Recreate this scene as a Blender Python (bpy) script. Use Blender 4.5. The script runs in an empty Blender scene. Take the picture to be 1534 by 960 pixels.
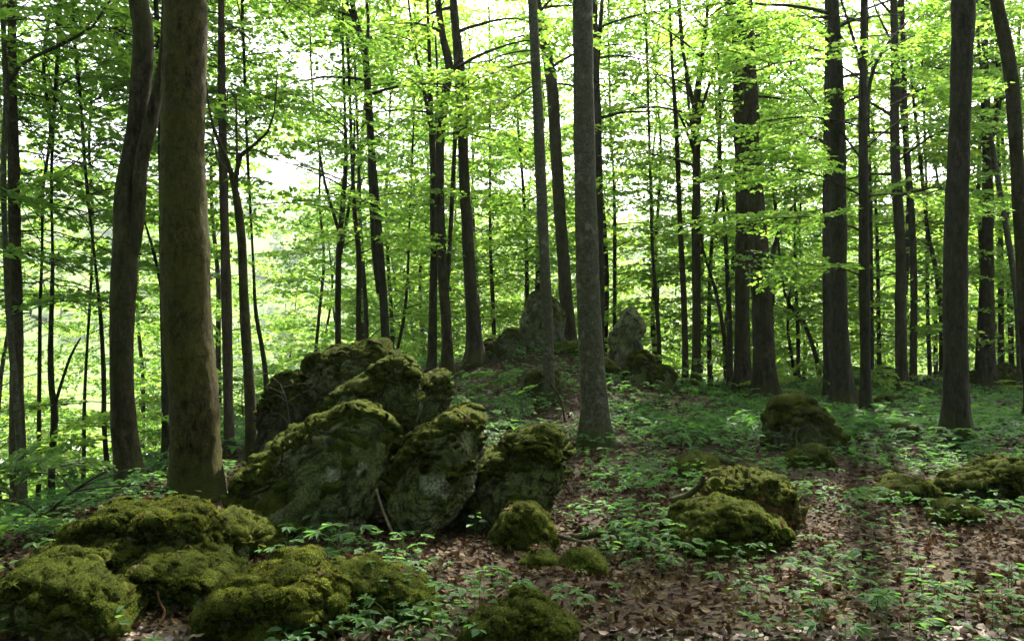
import bpy, math, random
import numpy as np
from mathutils import Vector
from mathutils.bvhtree import BVHTree

R = math.radians
SC = bpy.context.scene
COL = SC.collection
rng = np.random.default_rng(7)
random.seed(7)

# ------------------------------------------------------------------ camera
F, CX, HY, CZ = 1204.0, 767.0, 510.0, 1.6          # focal length / centre / horizon in photo pixels, eye height
cam_data = bpy.data.cameras.new('camera')
cam = bpy.data.objects.new('camera', cam_data)
COL.objects.link(cam)
cam.location = (0, 0, CZ)
cam.rotation_euler = (R(90), 0, 0)
cam_data.sensor_width = 36
cam_data.lens = 36 * F / 1534
cam_data.shift_y = (HY - 480) / 1534
cam_data.clip_end = 3000
cam_data.clip_start = 0.05
SC.camera = cam

# ------------------------------------------------------------------ sky, sun, exposure
SUN_AZ, SUN_EL = 20, 46
w = bpy.data.worlds.new('World')
SC.world = w
w.use_nodes = True
wt = w.node_tree
wt.nodes.clear()
sky = wt.nodes.new('ShaderNodeTexSky')
sky.sky_type = 'NISHITA'
sky.sun_disc = False
sky.sun_elevation = R(SUN_EL)
sky.sun_rotation = R(SUN_AZ)
sky.air_density = 0.7
sky.dust_density = 6.0
sky.ozone_density = 0.3
bg = wt.nodes.new('ShaderNodeBackground')
bg.inputs['Strength'].default_value = 0.15
wo = wt.nodes.new('ShaderNodeOutputWorld')
hs = wt.nodes.new('ShaderNodeHueSaturation')
hs.inputs['Saturation'].default_value = 0.45
wt.links.new(sky.outputs[0], hs.inputs['Color'])
wt.links.new(hs.outputs[0], bg.inputs[0])
wt.links.new(bg.outputs[0], wo.inputs[0])
sd = bpy.data.lights.new('sun', 'SUN')
sd.energy = 5.0
sd.angle = R(0.6)
sd.color = (1.0, 0.94, 0.82)
sun = bpy.data.objects.new('sun', sd)
COL.objects.link(sun)
to_sun = Vector((math.sin(R(SUN_AZ)) * math.cos(R(SUN_EL)), math.cos(R(SUN_AZ)) * math.cos(R(SUN_EL)), math.sin(R(SUN_EL))))
sun.rotation_euler = to_sun.to_track_quat('Z', 'Y').to_euler()
SC.view_settings.view_transform = 'Standard'
SC.view_settings.look = 'None'
SC.view_settings.exposure = 2.22
SC.view_settings.gamma = 1.0
SC.cycles.max_bounces = 7
SC.cycles.diffuse_bounces = 5
SC.cycles.glossy_bounces = 2
SC.cycles.transmission_bounces = 4
SC.cycles.sample_clamp_indirect = 6.0
SC.cycles.use_denoising = True

HAZE = 0.00025

# ------------------------------------------------------------------ noise
_perm = rng.permutation(256)
_perm = np.concatenate([_perm, _perm, _perm])
_grad = rng.normal(size=(256, 3))
_grad /= np.linalg.norm(_grad, axis=1)[:, None]


def perlin(p):
    p = np.asarray(p, float)
    i = np.floor(p).astype(int)
    f = p - i
    u = f * f * f * (f * (f * 6 - 15) + 10)
    i &= 255
    out = 0
    for dx in (0, 1):
        wx = u[:, 0] if dx else 1 - u[:, 0]
        for dy in (0, 1):
            wy = u[:, 1] if dy else 1 - u[:, 1]
            for dz in (0, 1):
                wz = u[:, 2] if dz else 1 - u[:, 2]
                h = _perm[_perm[_perm[(i[:, 0] + dx) & 255] + ((i[:, 1] + dy) & 255)] + ((i[:, 2] + dz) & 255)]
                g = _grad[h]
                out = out + wx * wy * wz * (g[:, 0] * (f[:, 0] - dx) + g[:, 1] * (f[:, 1] - dy) + g[:, 2] * (f[:, 2] - dz))
    return out * 1.5


def fbm(p, octv=4, gain=0.5):
    s, a, q = 0, 1.0, np.asarray(p, float)
    for k in range(octv):
        s = s + a * perlin(q)
        q = q * 2.03 + 17.3
        a *= gain
    return s


def billow(p, octv=3):
    s, a, q = 0, 1.0, np.asarray(p, float)
    for k in range(octv):
        s = s + a * np.abs(perlin(q))
        q = q * 2.07 + 9.1
        a *= 0.5
    return s


def worley_edge(p, seed=0):
    p = np.asarray(p, float)
    i = np.floor(p).astype(int)
    d1 = np.full(len(p), 9.0)
    d2 = np.full(len(p), 9.0)
    for dx in (-1, 0, 1):
        for dy in (-1, 0, 1):
            for dz in (-1, 0, 1):
                c = i + np.array([dx, dy, dz])
                h = _perm[_perm[_perm[c[:, 0] & 255] + (c[:, 1] & 255)] + ((c[:, 2] + seed) & 255)]
                q = c + .5 + _grad[h] * .45
                d = np.linalg.norm(p - q, axis=1)
                lo = d < d1
                d2 = np.where(lo, d1, np.minimum(d2, d))
                d1 = np.where(lo, d, d1)
    return d2 - d1, d1


def sstep(a, b, x):
    t = np.clip((x - a) / (b - a), 0, 1)
    return t * t * (3 - 2 * t)


# ------------------------------------------------------------------ terrain
def terrain(x, y):
    x = np.asarray(x, float)
    y = np.asarray(y, float)
    sx = np.where(x < 1.0, 4.8, 2.7)
    sy = np.where(y < 21.0, 4.2, 6.0)
    z = 1.37 * np.exp(-((x - 1.0) / sx) ** 2 - ((y - 21.0) / sy) ** 2)
    d = np.clip(-x - 2.6 - 0.03 * (y - 6), 0, None)
    fall = np.where(d < 4, 0.055 * d ** 2, 0.88 + 0.44 * (d - 4))
    e = np.clip(y - 27.0 - 0.15 * np.clip(x, 0, 30), 0, None)
    fall2 = np.where(e < 6, 0.02 * e ** 2, 0.72 + 0.24 * (e - 6))
    z = z - fall - fall2
    floor = -14.0
    z = floor + np.logaddexp(0, (z - floor) / 1.2) * 1.2
    p = np.stack([x, y, np.zeros_like(x)], -1).reshape(-1, 3)
    near = np.exp(-((np.hypot(x, y - 8)) / 40.0) ** 2)
    n = (0.10 * fbm(p * 0.35, 2) + 0.035 * fbm(p * 1.3 + 5, 2)).reshape(x.shape)
    z = z + n * near
    r = np.hypot(x, y)
    hill = sstep(230, 620, r) * (104 + 30 * perlin(p * 0.0045 + 3).reshape(x.shape))
    return z + hill


def hit(px, py, y0=3.0, y1=200.0):
    Y = np.geomspace(y0, y1, 4000)
    X = (px - CX) / F * Y
    Z = CZ - (py - HY) / F * Y
    dlt = Z - terrain(X, Y)
    k = np.argmax(dlt < 0)
    if dlt[k] >= 0:
        k = 2000
    return float(Y[k])


def P(px, py, Y):
    return np.array([(px - CX) / F * Y, Y, CZ - (py - HY) / F * Y])


def tz(x, y):
    return float(terrain(np.array([x]), np.array([y]))[0])


# ------------------------------------------------------------------ mesh helpers
def mesh_np(name, verts, faces, mat=None, smooth=False, fmat=None):
    """faces: list of (n,k) int arrays"""
    me = bpy.data.meshes.new(name)
    verts = np.asarray(verts, np.float32)
    if not isinstance(faces, (list, tuple)):
        faces = [faces]
    faces = [np.asarray(f, np.int32) for f in faces if len(f)]
    nl = sum(f.size for f in faces)
    nf = sum(len(f) for f in faces)
    me.vertices.add(len(verts))
    me.vertices.foreach_set('co', verts.ravel())
    me.loops.add(nl)
    me.loops.foreach_set('vertex_index', np.concatenate([f.ravel() for f in faces]))
    me.polygons.add(nf)
    tot = np.concatenate([np.full(len(f), f.shape[1], np.int32) for f in faces])
    st = np.concatenate([[0], np.cumsum(tot)[:-1]]).astype(np.int32)
    me.polygons.foreach_set('loop_start', st)
    me.polygons.foreach_set('loop_total', tot)
    mats = mat if isinstance(mat, (list, tuple)) else [mat]
    for m in mats:
        if m:
            me.materials.append(m)
    if fmat is not None:
        me.polygons.foreach_set('material_index', np.asarray(fmat, np.int32))
    me.polygons.foreach_set('use_smooth', np.full(nf, bool(smooth)))
    me.update(calc_edges=True)
    return me


def link(name, me, parent=None, loc=None, **props):
    o = bpy.data.objects.new(name, me)
    COL.objects.link(o)
    if parent is not None:
        o.parent = parent
    if loc is not None:
        o.location = loc
    for k, v in props.items():
        if v:
            o[k] = v
    return o


class Geo:
    """collects vertices and faces of several shapes that form ONE part"""
    def __init__(self):
        self.v, self.f, self.n = [], {}, 0

    def add(self, v, faces):
        if not isinstance(faces, (list, tuple)):
            faces = [faces]
        for f in faces:
            f = np.asarray(f)
            if len(f):
                self.f.setdefault(f.shape[1], []).append(f + self.n)
        self.v.append(np.asarray(v, float))
        self.n += len(v)

    def mesh(self, name, mat, smooth=False):
        return mesh_np(name, np.concatenate(self.v), [np.concatenate(x) for x in self.f.values()], mat, smooth)


def resample(pts, n):
    """Catmull-Rom resample of (k,d) points"""
    pts = np.asarray(pts, float)
    k = len(pts)
    if k == 2:
        t = np.linspace(0, 1, n)[:, None]
        return pts[0] * (1 - t) + pts[1] * t
    seg = np.linalg.norm(np.diff(pts[:, :3], axis=0), axis=1)
    s = np.concatenate([[0], np.cumsum(seg)])
    u = np.linspace(0, s[-1], n)
    i = np.clip(np.searchsorted(s, u, side='right') - 1, 0, k - 2)
    t = ((u - s[i]) / np.maximum(seg[i], 1e-9))[:, None]
    m = np.zeros_like(pts)
    m[1:-1] = (pts[2:] - pts[:-2]) / (s[2:] - s[:-2])[:, None]
    m[0] = (pts[1] - pts[0]) / seg[0]
    m[-1] = (pts[-1] - pts[-2]) / seg[-1]
    h = seg[i][:, None]
    return ((2 * t ** 3 - 3 * t ** 2 + 1) * pts[i] + (t ** 3 - 2 * t ** 2 + t) * h * m[i]
            + (-2 * t ** 3 + 3 * t ** 2) * pts[i + 1] + (t ** 3 - t ** 2) * h * m[i + 1])


def tube(pts, rad, sides, cap=True, disp=None):
    """tube along pts (n,3) with radii (n,); disp(v, normals) -> offsets"""
    pts = np.asarray(pts, float)
    n = len(pts)
    rad = np.broadcast_to(np.asarray(rad, float), (n,))
    tan = np.gradient(pts, axis=0)
    tan /= np.linalg.norm(tan, axis=1)[:, None] + 1e-12
    ref = np.array([0.0, 1.0, 0.0]) if abs(tan[:, 1]).mean() < 0.75 else np.array([1.0, 0, 0])
    a = np.cross(tan, ref)
    a /= np.linalg.norm(a, axis=1)[:, None] + 1e-12
    b = np.cross(tan, a)
    th = np.linspace(0, 2 * np.pi, sides, endpoint=False)
    nrm = a[:, None, :] * np.cos(th)[None, :, None] + b[:, None, :] * np.sin(th)[None, :, None]
    v = pts[:, None, :] + nrm * rad[:, None, None]
    v = v.reshape(-1, 3)
    if disp is not None:
        v = v + nrm.reshape(-1, 3) * disp(v, nrm.reshape(-1, 3))[:, None]
    i = np.arange(n - 1)[:, None] * sides
    j = np.arange(sides)[None, :]
    j2 = (j + 1) % sides
    q = np.stack([i + j, i + sides + j, i + sides + j2, i + j2], -1).reshape(-1, 4)
    faces = [q]
    if cap:
        v = np.concatenate([v, pts[-1:], pts[:1]])
        k = (n - 1) * sides
        t1 = np.stack([k + j[0], np.full(sides, n * sides), k + j2[0]], -1)
        t0 = np.stack([j[0], j2[0], np.full(sides, n * sides + 1)], -1)
        faces += [t1, t0]
    return v, faces


# ------------------------------------------------------------------ materials
def material(name):
    m = bpy.data.materials.new(name)
    m.use_nodes = True
    nt = m.node_tree
    nt.nodes.clear()
    return m, nt


class N:
    def __init__(self, nt):
        self.nt = nt

    def __call__(self, typ, **kw):
        n = self.nt.nodes.new('ShaderNode' + typ)
        for k, v in kw.items():
            if k.startswith('i_'):
                key = k[2:]
                n.inputs[int(key) if key.isdigit() else key.replace('_', ' ')].default_value = v
            else:
                setattr(n, k, v)
        return n

    def l(self, a, b):
        self.nt.links.new(a, b)

    def ramp(self, src, stops, interp='LINEAR'):
        r = self.nt.nodes.new('ShaderNodeValToRGB')
        r.color_ramp.interpolation = interp
        e = r.color_ramp.elements
        while len(e) < len(stops):
            e.new(0.5)
        for el, (p, c) in zip(e, stops):
            el.position = p
            el.color = (*c, 1)
        self.l(src, r.inputs[0])
        return r.outputs[0]

    def noise(self, vec, scale, detail=4, rough=0.55):
        n = self('TexNoise', i_Scale=scale, i_Detail=detail, i_Roughness=rough)
        if vec is not None:
            self.l(vec, n.inputs['Vector'])
        return n.outputs['Fac']

    def mix(self, fac, a, b, mode='MIX'):
        m = self('Mix', data_type='RGBA', blend_type=mode)
        if isinstance(fac, (int, float)):
            m.inputs[0].default_value = fac
        else:
            self.l(fac, m.inputs[0])
        for s, k in ((a, 6), (b, 7)):
            if isinstance(s, tuple):
                m.inputs[k].default_value = (*s, 1)
            else:
                self.l(s, m.inputs[k])
        return m.outputs[2]

    def bump(self, h, strength, dist=0.02, normal=None):
        b = self('Bump', i_Strength=strength, i_Distance=dist)
        self.l(h, b.inputs['Height'])
        if normal is not None:
            self.l(normal, b.inputs['Normal'])
        return b.outputs[0]

    def principled(self, color, rough=0.9, normal=None, spec=0.3):
        b = self('BsdfPrincipled', i_Roughness=rough)
        b.inputs['Specular IOR Level'].default_value = spec
        if isinstance(color, tuple):
            b.inputs['Base Color'].default_value = (*color, 1)
        else:
            self.l(color, b.inputs['Base Color'])
        if normal is not None:
            self.l(normal, b.inputs['Normal'])
        return b.outputs[0]

    def out(self, s):
        o = self('OutputMaterial')
        self.l(s, o.inputs[0])


def leaf_material(name, refl, trans, fac=0.55, rough=0.45, spec=0.35, patch=False):
    """refl / trans: lists of colours picked per leaf"""
    m, nt = material(name)
    n = N(nt)
    g = n('NewGeometry')
    rp = g.outputs['Random Per Island']
    k = len(refl)
    a = n.ramp(rp, [(i / (k - 1), c) for i, c in enumerate(refl)])
    b = n.ramp(rp, [(i / (k - 1), c) for i, c in enumerate(trans)])
    oi = n('ObjectInfo')
    tn = n.ramp(oi.outputs['Random'], [(0, (.62, .70, .80)), (.5, (.9, .95, 1)), (1, (1.15, 1.06, .95))])
    a, b = n.mix(1.0, a, tn, 'MULTIPLY'), n.mix(1.0, b, tn, 'MULTIPLY')
    if patch:
        o = n('TexCoord').outputs['Object']
        f = n.ramp(n.noise(o, 3.2, 6, .7), [(.34, (.40, .46, .5)), (.50, (1, 1, 1)), (.66, (1.5, 1.6, 1.0))])
        a, b = n.mix(1.0, a, f, 'MULTIPLY'), n.mix(1.0, b, f, 'MULTIPLY')
        f = n.ramp(n.noise(o, 7.5, 5, .7), [(.60, (0, 0, 0)), (.70, (.7,) * 3)])
        a, b = n.mix(f, a, (.060, .040, .014)), n.mix(f, b, (.09, .06, .02))
    pr = n.principled(a, rough, None, spec)
    tr = n('BsdfTranslucent')
    n.l(b, tr.inputs[0])
    mx = n('MixShader', i_0=fac)
    n.l(pr, mx.inputs[1])
    n.l(tr.outputs[0], mx.inputs[2])
    n.out(mx.outputs[0])
    return m


M = {}
M['leaf'] = leaf_material('beech_leaf', [(.045, .085, .016), (.06, .11, .018), (.075, .125, .018), (.09, .14, .02)],
                          [(.15, .325, .035), (.23, .435, .048), (.32, .51, .062), (.44, .61, .075)], 0.65)
M['leaf_cool'] = leaf_material('shaded_leaf', [(.04, .085, .024), (.05, .10, .026), (.06, .11, .03)],
                               [(.14, .32, .045), (.20, .40, .05), (.27, .46, .055)], 0.58)  # cooler copy of the beech leaf, shade put into its colour
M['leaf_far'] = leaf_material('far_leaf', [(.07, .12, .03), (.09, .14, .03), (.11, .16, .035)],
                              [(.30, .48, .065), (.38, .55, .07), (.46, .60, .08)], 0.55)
M['needle'] = leaf_material('needle', [(.018, .04, .014), (.025, .05, .018), (.03, .06, .02)],
                            [(.03, .07, .02), (.04, .08, .02), (.05, .10, .02)], 0.2)
M['herb'] = leaf_material('herb_leaf', [(.022, .064, .018), (.034, .088, .026), (.058, .112, .036), (.044, .100, .018)],
                          [(.10, .26, .04), (.12, .31, .05), (.17, .36, .05), (.15, .36, .035)], 0.42, 0.6, 0.15)
M['moss_tuft'] = leaf_material('moss_tuft', [(.022, .033, .005), (.036, .050, .007), (.060, .076, .010), (.110, .115, .017), (.072, .052, .015)],
                               [(.06, .09, .010), (.10, .14, .012), (.16, .20, .016), (.28, .29, .03), (.15, .11, .03)], 0.40, 0.8, 0.1, True)
M['dead_leaf'] = leaf_material('dead_leaf', [(.014, .007, .004), (.030, .015, .007), (.056, .028, .012), (.092, .055, .023), (.19, .135, .070)],
                               [(.03, .012, .005), (.05, .02, .01), (.07, .035, .015), (.09, .05, .02), (.10, .06, .03)], 0.2, 0.8, 0.12)


def bark(name, dark, light, tint, tint_amt, zscale=0.35, scale=9, bump=0.5, blotch=None, foot=.65):
    m, nt = material(name)
    n = N(nt)
    tc = n('TexCoord')
    mp = n('Mapping')
    mp.inputs['Scale'].default_value = (1, 1, zscale)
    n.l(tc.outputs['Object'], mp.inputs[0])
    f1 = n.noise(mp.outputs[0], scale, 6, 0.65)
    c = n.ramp(f1, [(0.36, dark), (0.64, light)])
    ff = n.noise(mp.outputs[0], scale * 3.2, 8, .8)
    c = n.mix(1.0, c, n.ramp(ff, [(.40, (.38, .38, .38)), (.60, (1.45, 1.45, 1.45))]), 'MULTIPLY')
    f2 = n.noise(tc.outputs['Object'], 1.6, 4)
    t = n.ramp(f2, [(0.42, (0, 0, 0)), (0.68, (tint_amt,) * 3)])
    c = n.mix(t, c, tint)
    if blotch:
        f3 = n.noise(tc.outputs['Object'], 5, 5, 0.7)
        t2 = n.ramp(f3, [(0.56, (0, 0, 0)), (0.66, (0.8,) * 3)])
        c = n.mix(t2, c, blotch)
    sx = n('SeparateXYZ')
    n.l(tc.outputs['Object'], sx.inputs[0])
    ad = n('Math', operation='MULTIPLY_ADD')
    n.l(n.noise(tc.outputs['Object'], 4, 5, .7), ad.inputs[0])
    ad.inputs[1].default_value = -1.2
    n.l(sx.outputs[2], ad.inputs[2])
    ad2 = n('Math', operation='ADD')
    n.l(ad.outputs[0], ad2.inputs[0])
    ad2.inputs[1].default_value = .40
    c = n.mix(n.ramp(ad2.outputs[0], [(0.0, (foot,) * 3), (0.35, (0, 0, 0))]), c, (.036, .044, .010))
    mp3 = n('Mapping')
    mp3.inputs['Scale'].default_value = (1, 1, 5)
    n.l(tc.outputs['Object'], mp3.inputs[0])
    c = n.mix(n.ramp(n.noise(mp3.outputs[0], 5, 6, .75), [(.56, (0, 0, 0)), (.64, (.7,) * 3)]), c, dark)
    mp2 = n('Mapping')
    mp2.inputs['Scale'].default_value = (1, 1, 4.0)
    n.l(tc.outputs['Object'], mp2.inputs[0])
    f4 = n.noise(mp2.outputs[0], 22, 4, 0.6)
    nb = n.bump(f1, bump, 0.02)
    nb = n.bump(f4, bump * 0.6, 0.008, nb)
    n.out(n.principled(c, 0.9, nb, 0.08))
    return m


M['bark'] = bark('beech_bark', (.011, .009, .0045), (.046, .038, .021), (.032, .034, .009), 0.6, bump=.8)
M['bark_grey'] = bark('smooth_grey_beech_bark', (.032, .031, .023), (.082, .078, .059), (.042, .046, .018), 0.55, 0.8, 16, 0.5, (.13, .125, .105))
M['bark_old'] = bark('old_beech_bark', (.011, .009, .002), (.054, .045, .014), (.046, .046, .007), 0.8, 0.45, 17, 1.0, (.03, .027, .012))
M['bark_dark'] = bark('dark_bark', (.011, .010, .0065), (.042, .037, .027), (.028, .032, .012), 0.5, 0.3, 16, 1.0)
M['bark_conifer'] = bark('spruce_bark', (.030, .022, .017), (.065, .048, .036), (.05, .05, .03), 0.3, 0.25, 18, 0.9)
M['dead_wood'] = bark('dead_wood', (.05, .04, .028), (.13, .105, .075), (.06, .065, .03), 0.4, 0.3, 12, 0.6, foot=0)
M['rotten'] = bark('rotten_wood', (.030, .014, .006), (.10, .050, .023), (.10, .06, .03), 0.5, 0.25, 18, 1.0, foot=0)


def rock_mat(name, stops, green, gamt, dark_at):
    m, nt = material(name)
    n = N(nt)
    tc = n('TexCoord')
    o = tc.outputs['Object']
    f = n.noise(o, 4.0, 9, 0.7)
    c = n.ramp(f, stops)
    sp_ = n.noise(o, 38, 6, .75)
    c = n.mix(n.ramp(sp_, [(.60, (0, 0, 0)), (.64, (.6,) * 3)]), c, stops[-1][1])
    f2 = n.noise(o, 1.7, 6, .6)
    t = n.ramp(f2, [(0.36, (0, 0, 0)), (0.58, (gamt,) * 3)])
    c = n.mix(t, c, green)
    f3 = n.noise(o, 6.0, 7, 0.75)
    t = n.ramp(f3, [(dark_at, (0, 0, 0)), (dark_at + .08, (0.9,) * 3)])
    c = n.mix(t, c, (.022, .023, .013))
    ck = n('Attribute', attribute_name='crack')
    c = n.mix(ck.outputs['Fac'], c, (.012, .012, .008))  # dirt in cracks and pits, also painting shade that flat light leaves weak
    li = n('Attribute', attribute_name='lichen')
    c = n.mix(li.outputs['Fac'], c, n.ramp(n.noise(o, 16, 7, .75), [(.40, (.07, .07, .05)), (.62, (.38, .38, .33))]))
    f5 = n.noise(o, 55, 4, .7)
    c = n.mix(1.0, c, n.ramp(f5, [(.4, (.45, .45, .45)), (.6, (1.4, 1.4, 1.4))]), 'MULTIPLY')
    b = n.bump(n.noise(o, 24, 9, 0.75), 1.0, 0.03)
    n.out(n.principled(c, 0.9, b, 0.25))
    return m


M['rock'] = rock_mat('limestone', [(0.34, (.030, .028, .018)), (0.44, (.095, .092, .060)), (0.55, (.17, .165, .118)), (0.66, (.34, .335, .27))], (.072, .090, .020), .85, .54)
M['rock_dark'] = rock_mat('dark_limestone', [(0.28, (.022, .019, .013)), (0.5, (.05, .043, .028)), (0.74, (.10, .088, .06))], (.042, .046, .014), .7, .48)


def moss_mat():
    m, nt = material('moss')
    n = N(nt)
    o = n('TexCoord').outputs['Object']
    f = n.noise(o, 5.5, 7, 0.7)
    c = n.ramp(f, [(0.30, (.018, .024, .004)), (0.5, (.042, .053, .008)), (0.70, (.078, .085, .013))])
    f2 = n.noise(o, 60, 4, 0.7)
    c2 = n.ramp(f2, [(0.35, (.35, .35, .35)), (0.65, (1.25, 1.25, 1.25))])
    c = n.mix(1.0, c, c2, 'MULTIPLY')
    b = n.bump(f2, 1.0, 0.02)
    n.out(n.principled(c, 1.0, b, 0.05))
    return m


M['moss'] = moss_mat()


def ground_mat():
    m, nt = material('forest_floor')
    n = N(nt)
    o = n('TexCoord').outputs['Object']
    f = n.noise(o, 26, 6, 0.7)
    c = n.ramp(f, [(0.34, (.010, .006, .003)), (0.5, (.028, .016, .008)), (0.64, (.060, .036, .018)), (0.76, (.12, .08, .045))])
    f2 = n.noise(o, 0.9, 5)
    t = n.ramp(f2, [(0.45, (0, 0, 0)), (0.7, (0.6,) * 3)])
    c = n.mix(t, c, (.035, .035, .012))
    at = n('Attribute', attribute_name='meadow')
    f3 = n.noise(o, 0.05, 5)
    g = n.ramp(f3, [(0.35, (.06, .12, .022)), (0.65, (.12, .17, .035))])
    f4 = n.noise(o, 0.5, 5)
    g = n.mix(n.ramp(f4, [(0.4, (0, 0, 0)), (0.7, (0.7,) * 3)]), g, (.07, .12, .02))
    c = n.mix(at.outputs['Fac'], c, g)
    b = n.bump(f, 0.9, 0.03)
    n.out(n.principled(c, 0.95, b, 0.2))
    return m


M['ground'] = ground_mat()


def plain(name, a, b, scale=8, rough=0.8, spec=0.3):
    m, nt = material(name)
    n = N(nt)
    o = n('TexCoord').outputs['Object']
    f = n.noise(o, scale, 5, 0.6)
    c = n.ramp(f, [(0.35, a), (0.65, b)])
    n.out(n.principled(c, rough, n.bump(f, 0.3, 0.01), spec))
    return m


M['plank'] = plain('weathered_plank', (.20, .12, .06), (.30, .19, .10), 3)
M['roof_tile'] = plain('roof_tile', (.28, .10, .05), (.40, .16, .08), 3)
M['roof_pale'] = plain('pale_roof', (.50, .46, .42), (.62, .58, .55), 3)
M['plaster'] = plain('plaster', (.62, .60, .55), (.72, .70, .66), 2)
M['dark_open'] = plain('dark_opening', (.015, .013, .01), (.03, .025, .02), 5)
M['gravel'] = plain('gravel', (.34, .32, .31), (.50, .48, .47), 5)
M['stem'] = plain('green_stem', (.06, .10, .03), (.09, .14, .04), 20)

# ------------------------------------------------------------------ ground sheet
def spaced(lim_lo, lim_hi, fine, n):
    lo, hi = -np.arcsinh(-lim_lo / fine), np.arcsinh(lim_hi / fine)
    return np.sinh(np.linspace(lo, hi, n)) * fine


gx = spaced(-1500, 1500, 3.0, 280)
gy = spaced(-60, 1800, 4.0, 290) + 6
GX, GY = np.meshgrid(gx, gy)
GZ = terrain(GX, GY)
ni, nj = GX.shape
idx = np.arange(ni * nj).reshape(ni, nj)
gq = np.stack([idx[:-1, :-1], idx[:-1, 1:], idx[1:, 1:], idx[1:, :-1]], -1).reshape(-1, 4)
gme = mesh_np('ground', np.stack([GX, GY, GZ], -1).reshape(-1, 3), gq, M['ground'], True)
at = gme.attributes.new('meadow', 'FLOAT', 'POINT')
mead = np.clip(sstep(34, 48, np.hypot(GX * 1.2, GY)) , 0, 1)
at.data.foreach_set('value', mead.ravel().astype(np.float32))
ground = link('ground', gme, kind='structure')

# ------------------------------------------------------------------ rocks with moss
_ico = {}


def ico(sub):
    if sub not in _ico:
        import bmesh
        bm = bmesh.new()
        bmesh.ops.create_icosphere(bm, subdivisions=sub, radius=1)
        v = np.array([x.co[:] for x in bm.verts])
        f = np.array([[y.index for y in x.verts] for x in bm.faces])
        bm.free()
        _ico[sub] = (v, f)
    return _ico[sub]


def vnormals(v, f):
    fn = np.cross(v[f[:, 1]] - v[f[:, 0]], v[f[:, 2]] - v[f[:, 0]])
    n = np.zeros_like(v)
    for k in range(3):
        np.add.at(n, f[:, k], fn)
    return n / (np.linalg.norm(n, axis=1)[:, None] + 1e-12)


def blades(v, f, mask, density, length, width, fuzz=0.7):
    """short moss shoots, one triangle each, on the faces whose mask is set"""
    tri = f[mask[f].min(1) > 0.25]
    if not len(tri):
        return np.zeros((0, 3)), np.zeros((0, 3), int)
    a, b, c = v[tri[:, 0]], v[tri[:, 1]], v[tri[:, 2]]
    cr = np.cross(b - a, c - a)
    ar = np.linalg.norm(cr, axis=1) / 2
    cnt = rng.poisson(ar * density * .5)
    k = np.repeat(np.arange(len(tri)), cnt)
    n = len(k)
    u = rng.random((n, 2))
    sw = u.sum(1) > 1
    u[sw] = 1 - u[sw]
    p = a[k] + (b - a)[k] * u[:, :1] + (c - a)[k] * u[:, 1:]
    nr = cr[k] / (np.linalg.norm(cr[k], axis=1)[:, None] + 1e-12)
    d = nr + rng.normal(size=(n, 3)) * fuzz + np.array([0, 0, 0.25])
    d /= np.linalg.norm(d, axis=1)[:, None]
    s = np.cross(d, rng.normal(size=(n, 3)))
    s /= np.linalg.norm(s, axis=1)[:, None] + 1e-12
    width *= 1.35
    L = length * rng.uniform(0.5, 1.4, n)[:, None]
    base = p - nr * 0.003
    vv = np.stack([base - s * width / 2, base + s * width / 2, base + d * L], 1).reshape(-1, 3)
    return vv, np.arange(n * 3).reshape(-1, 3)


ROCK_BVH = []


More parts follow.
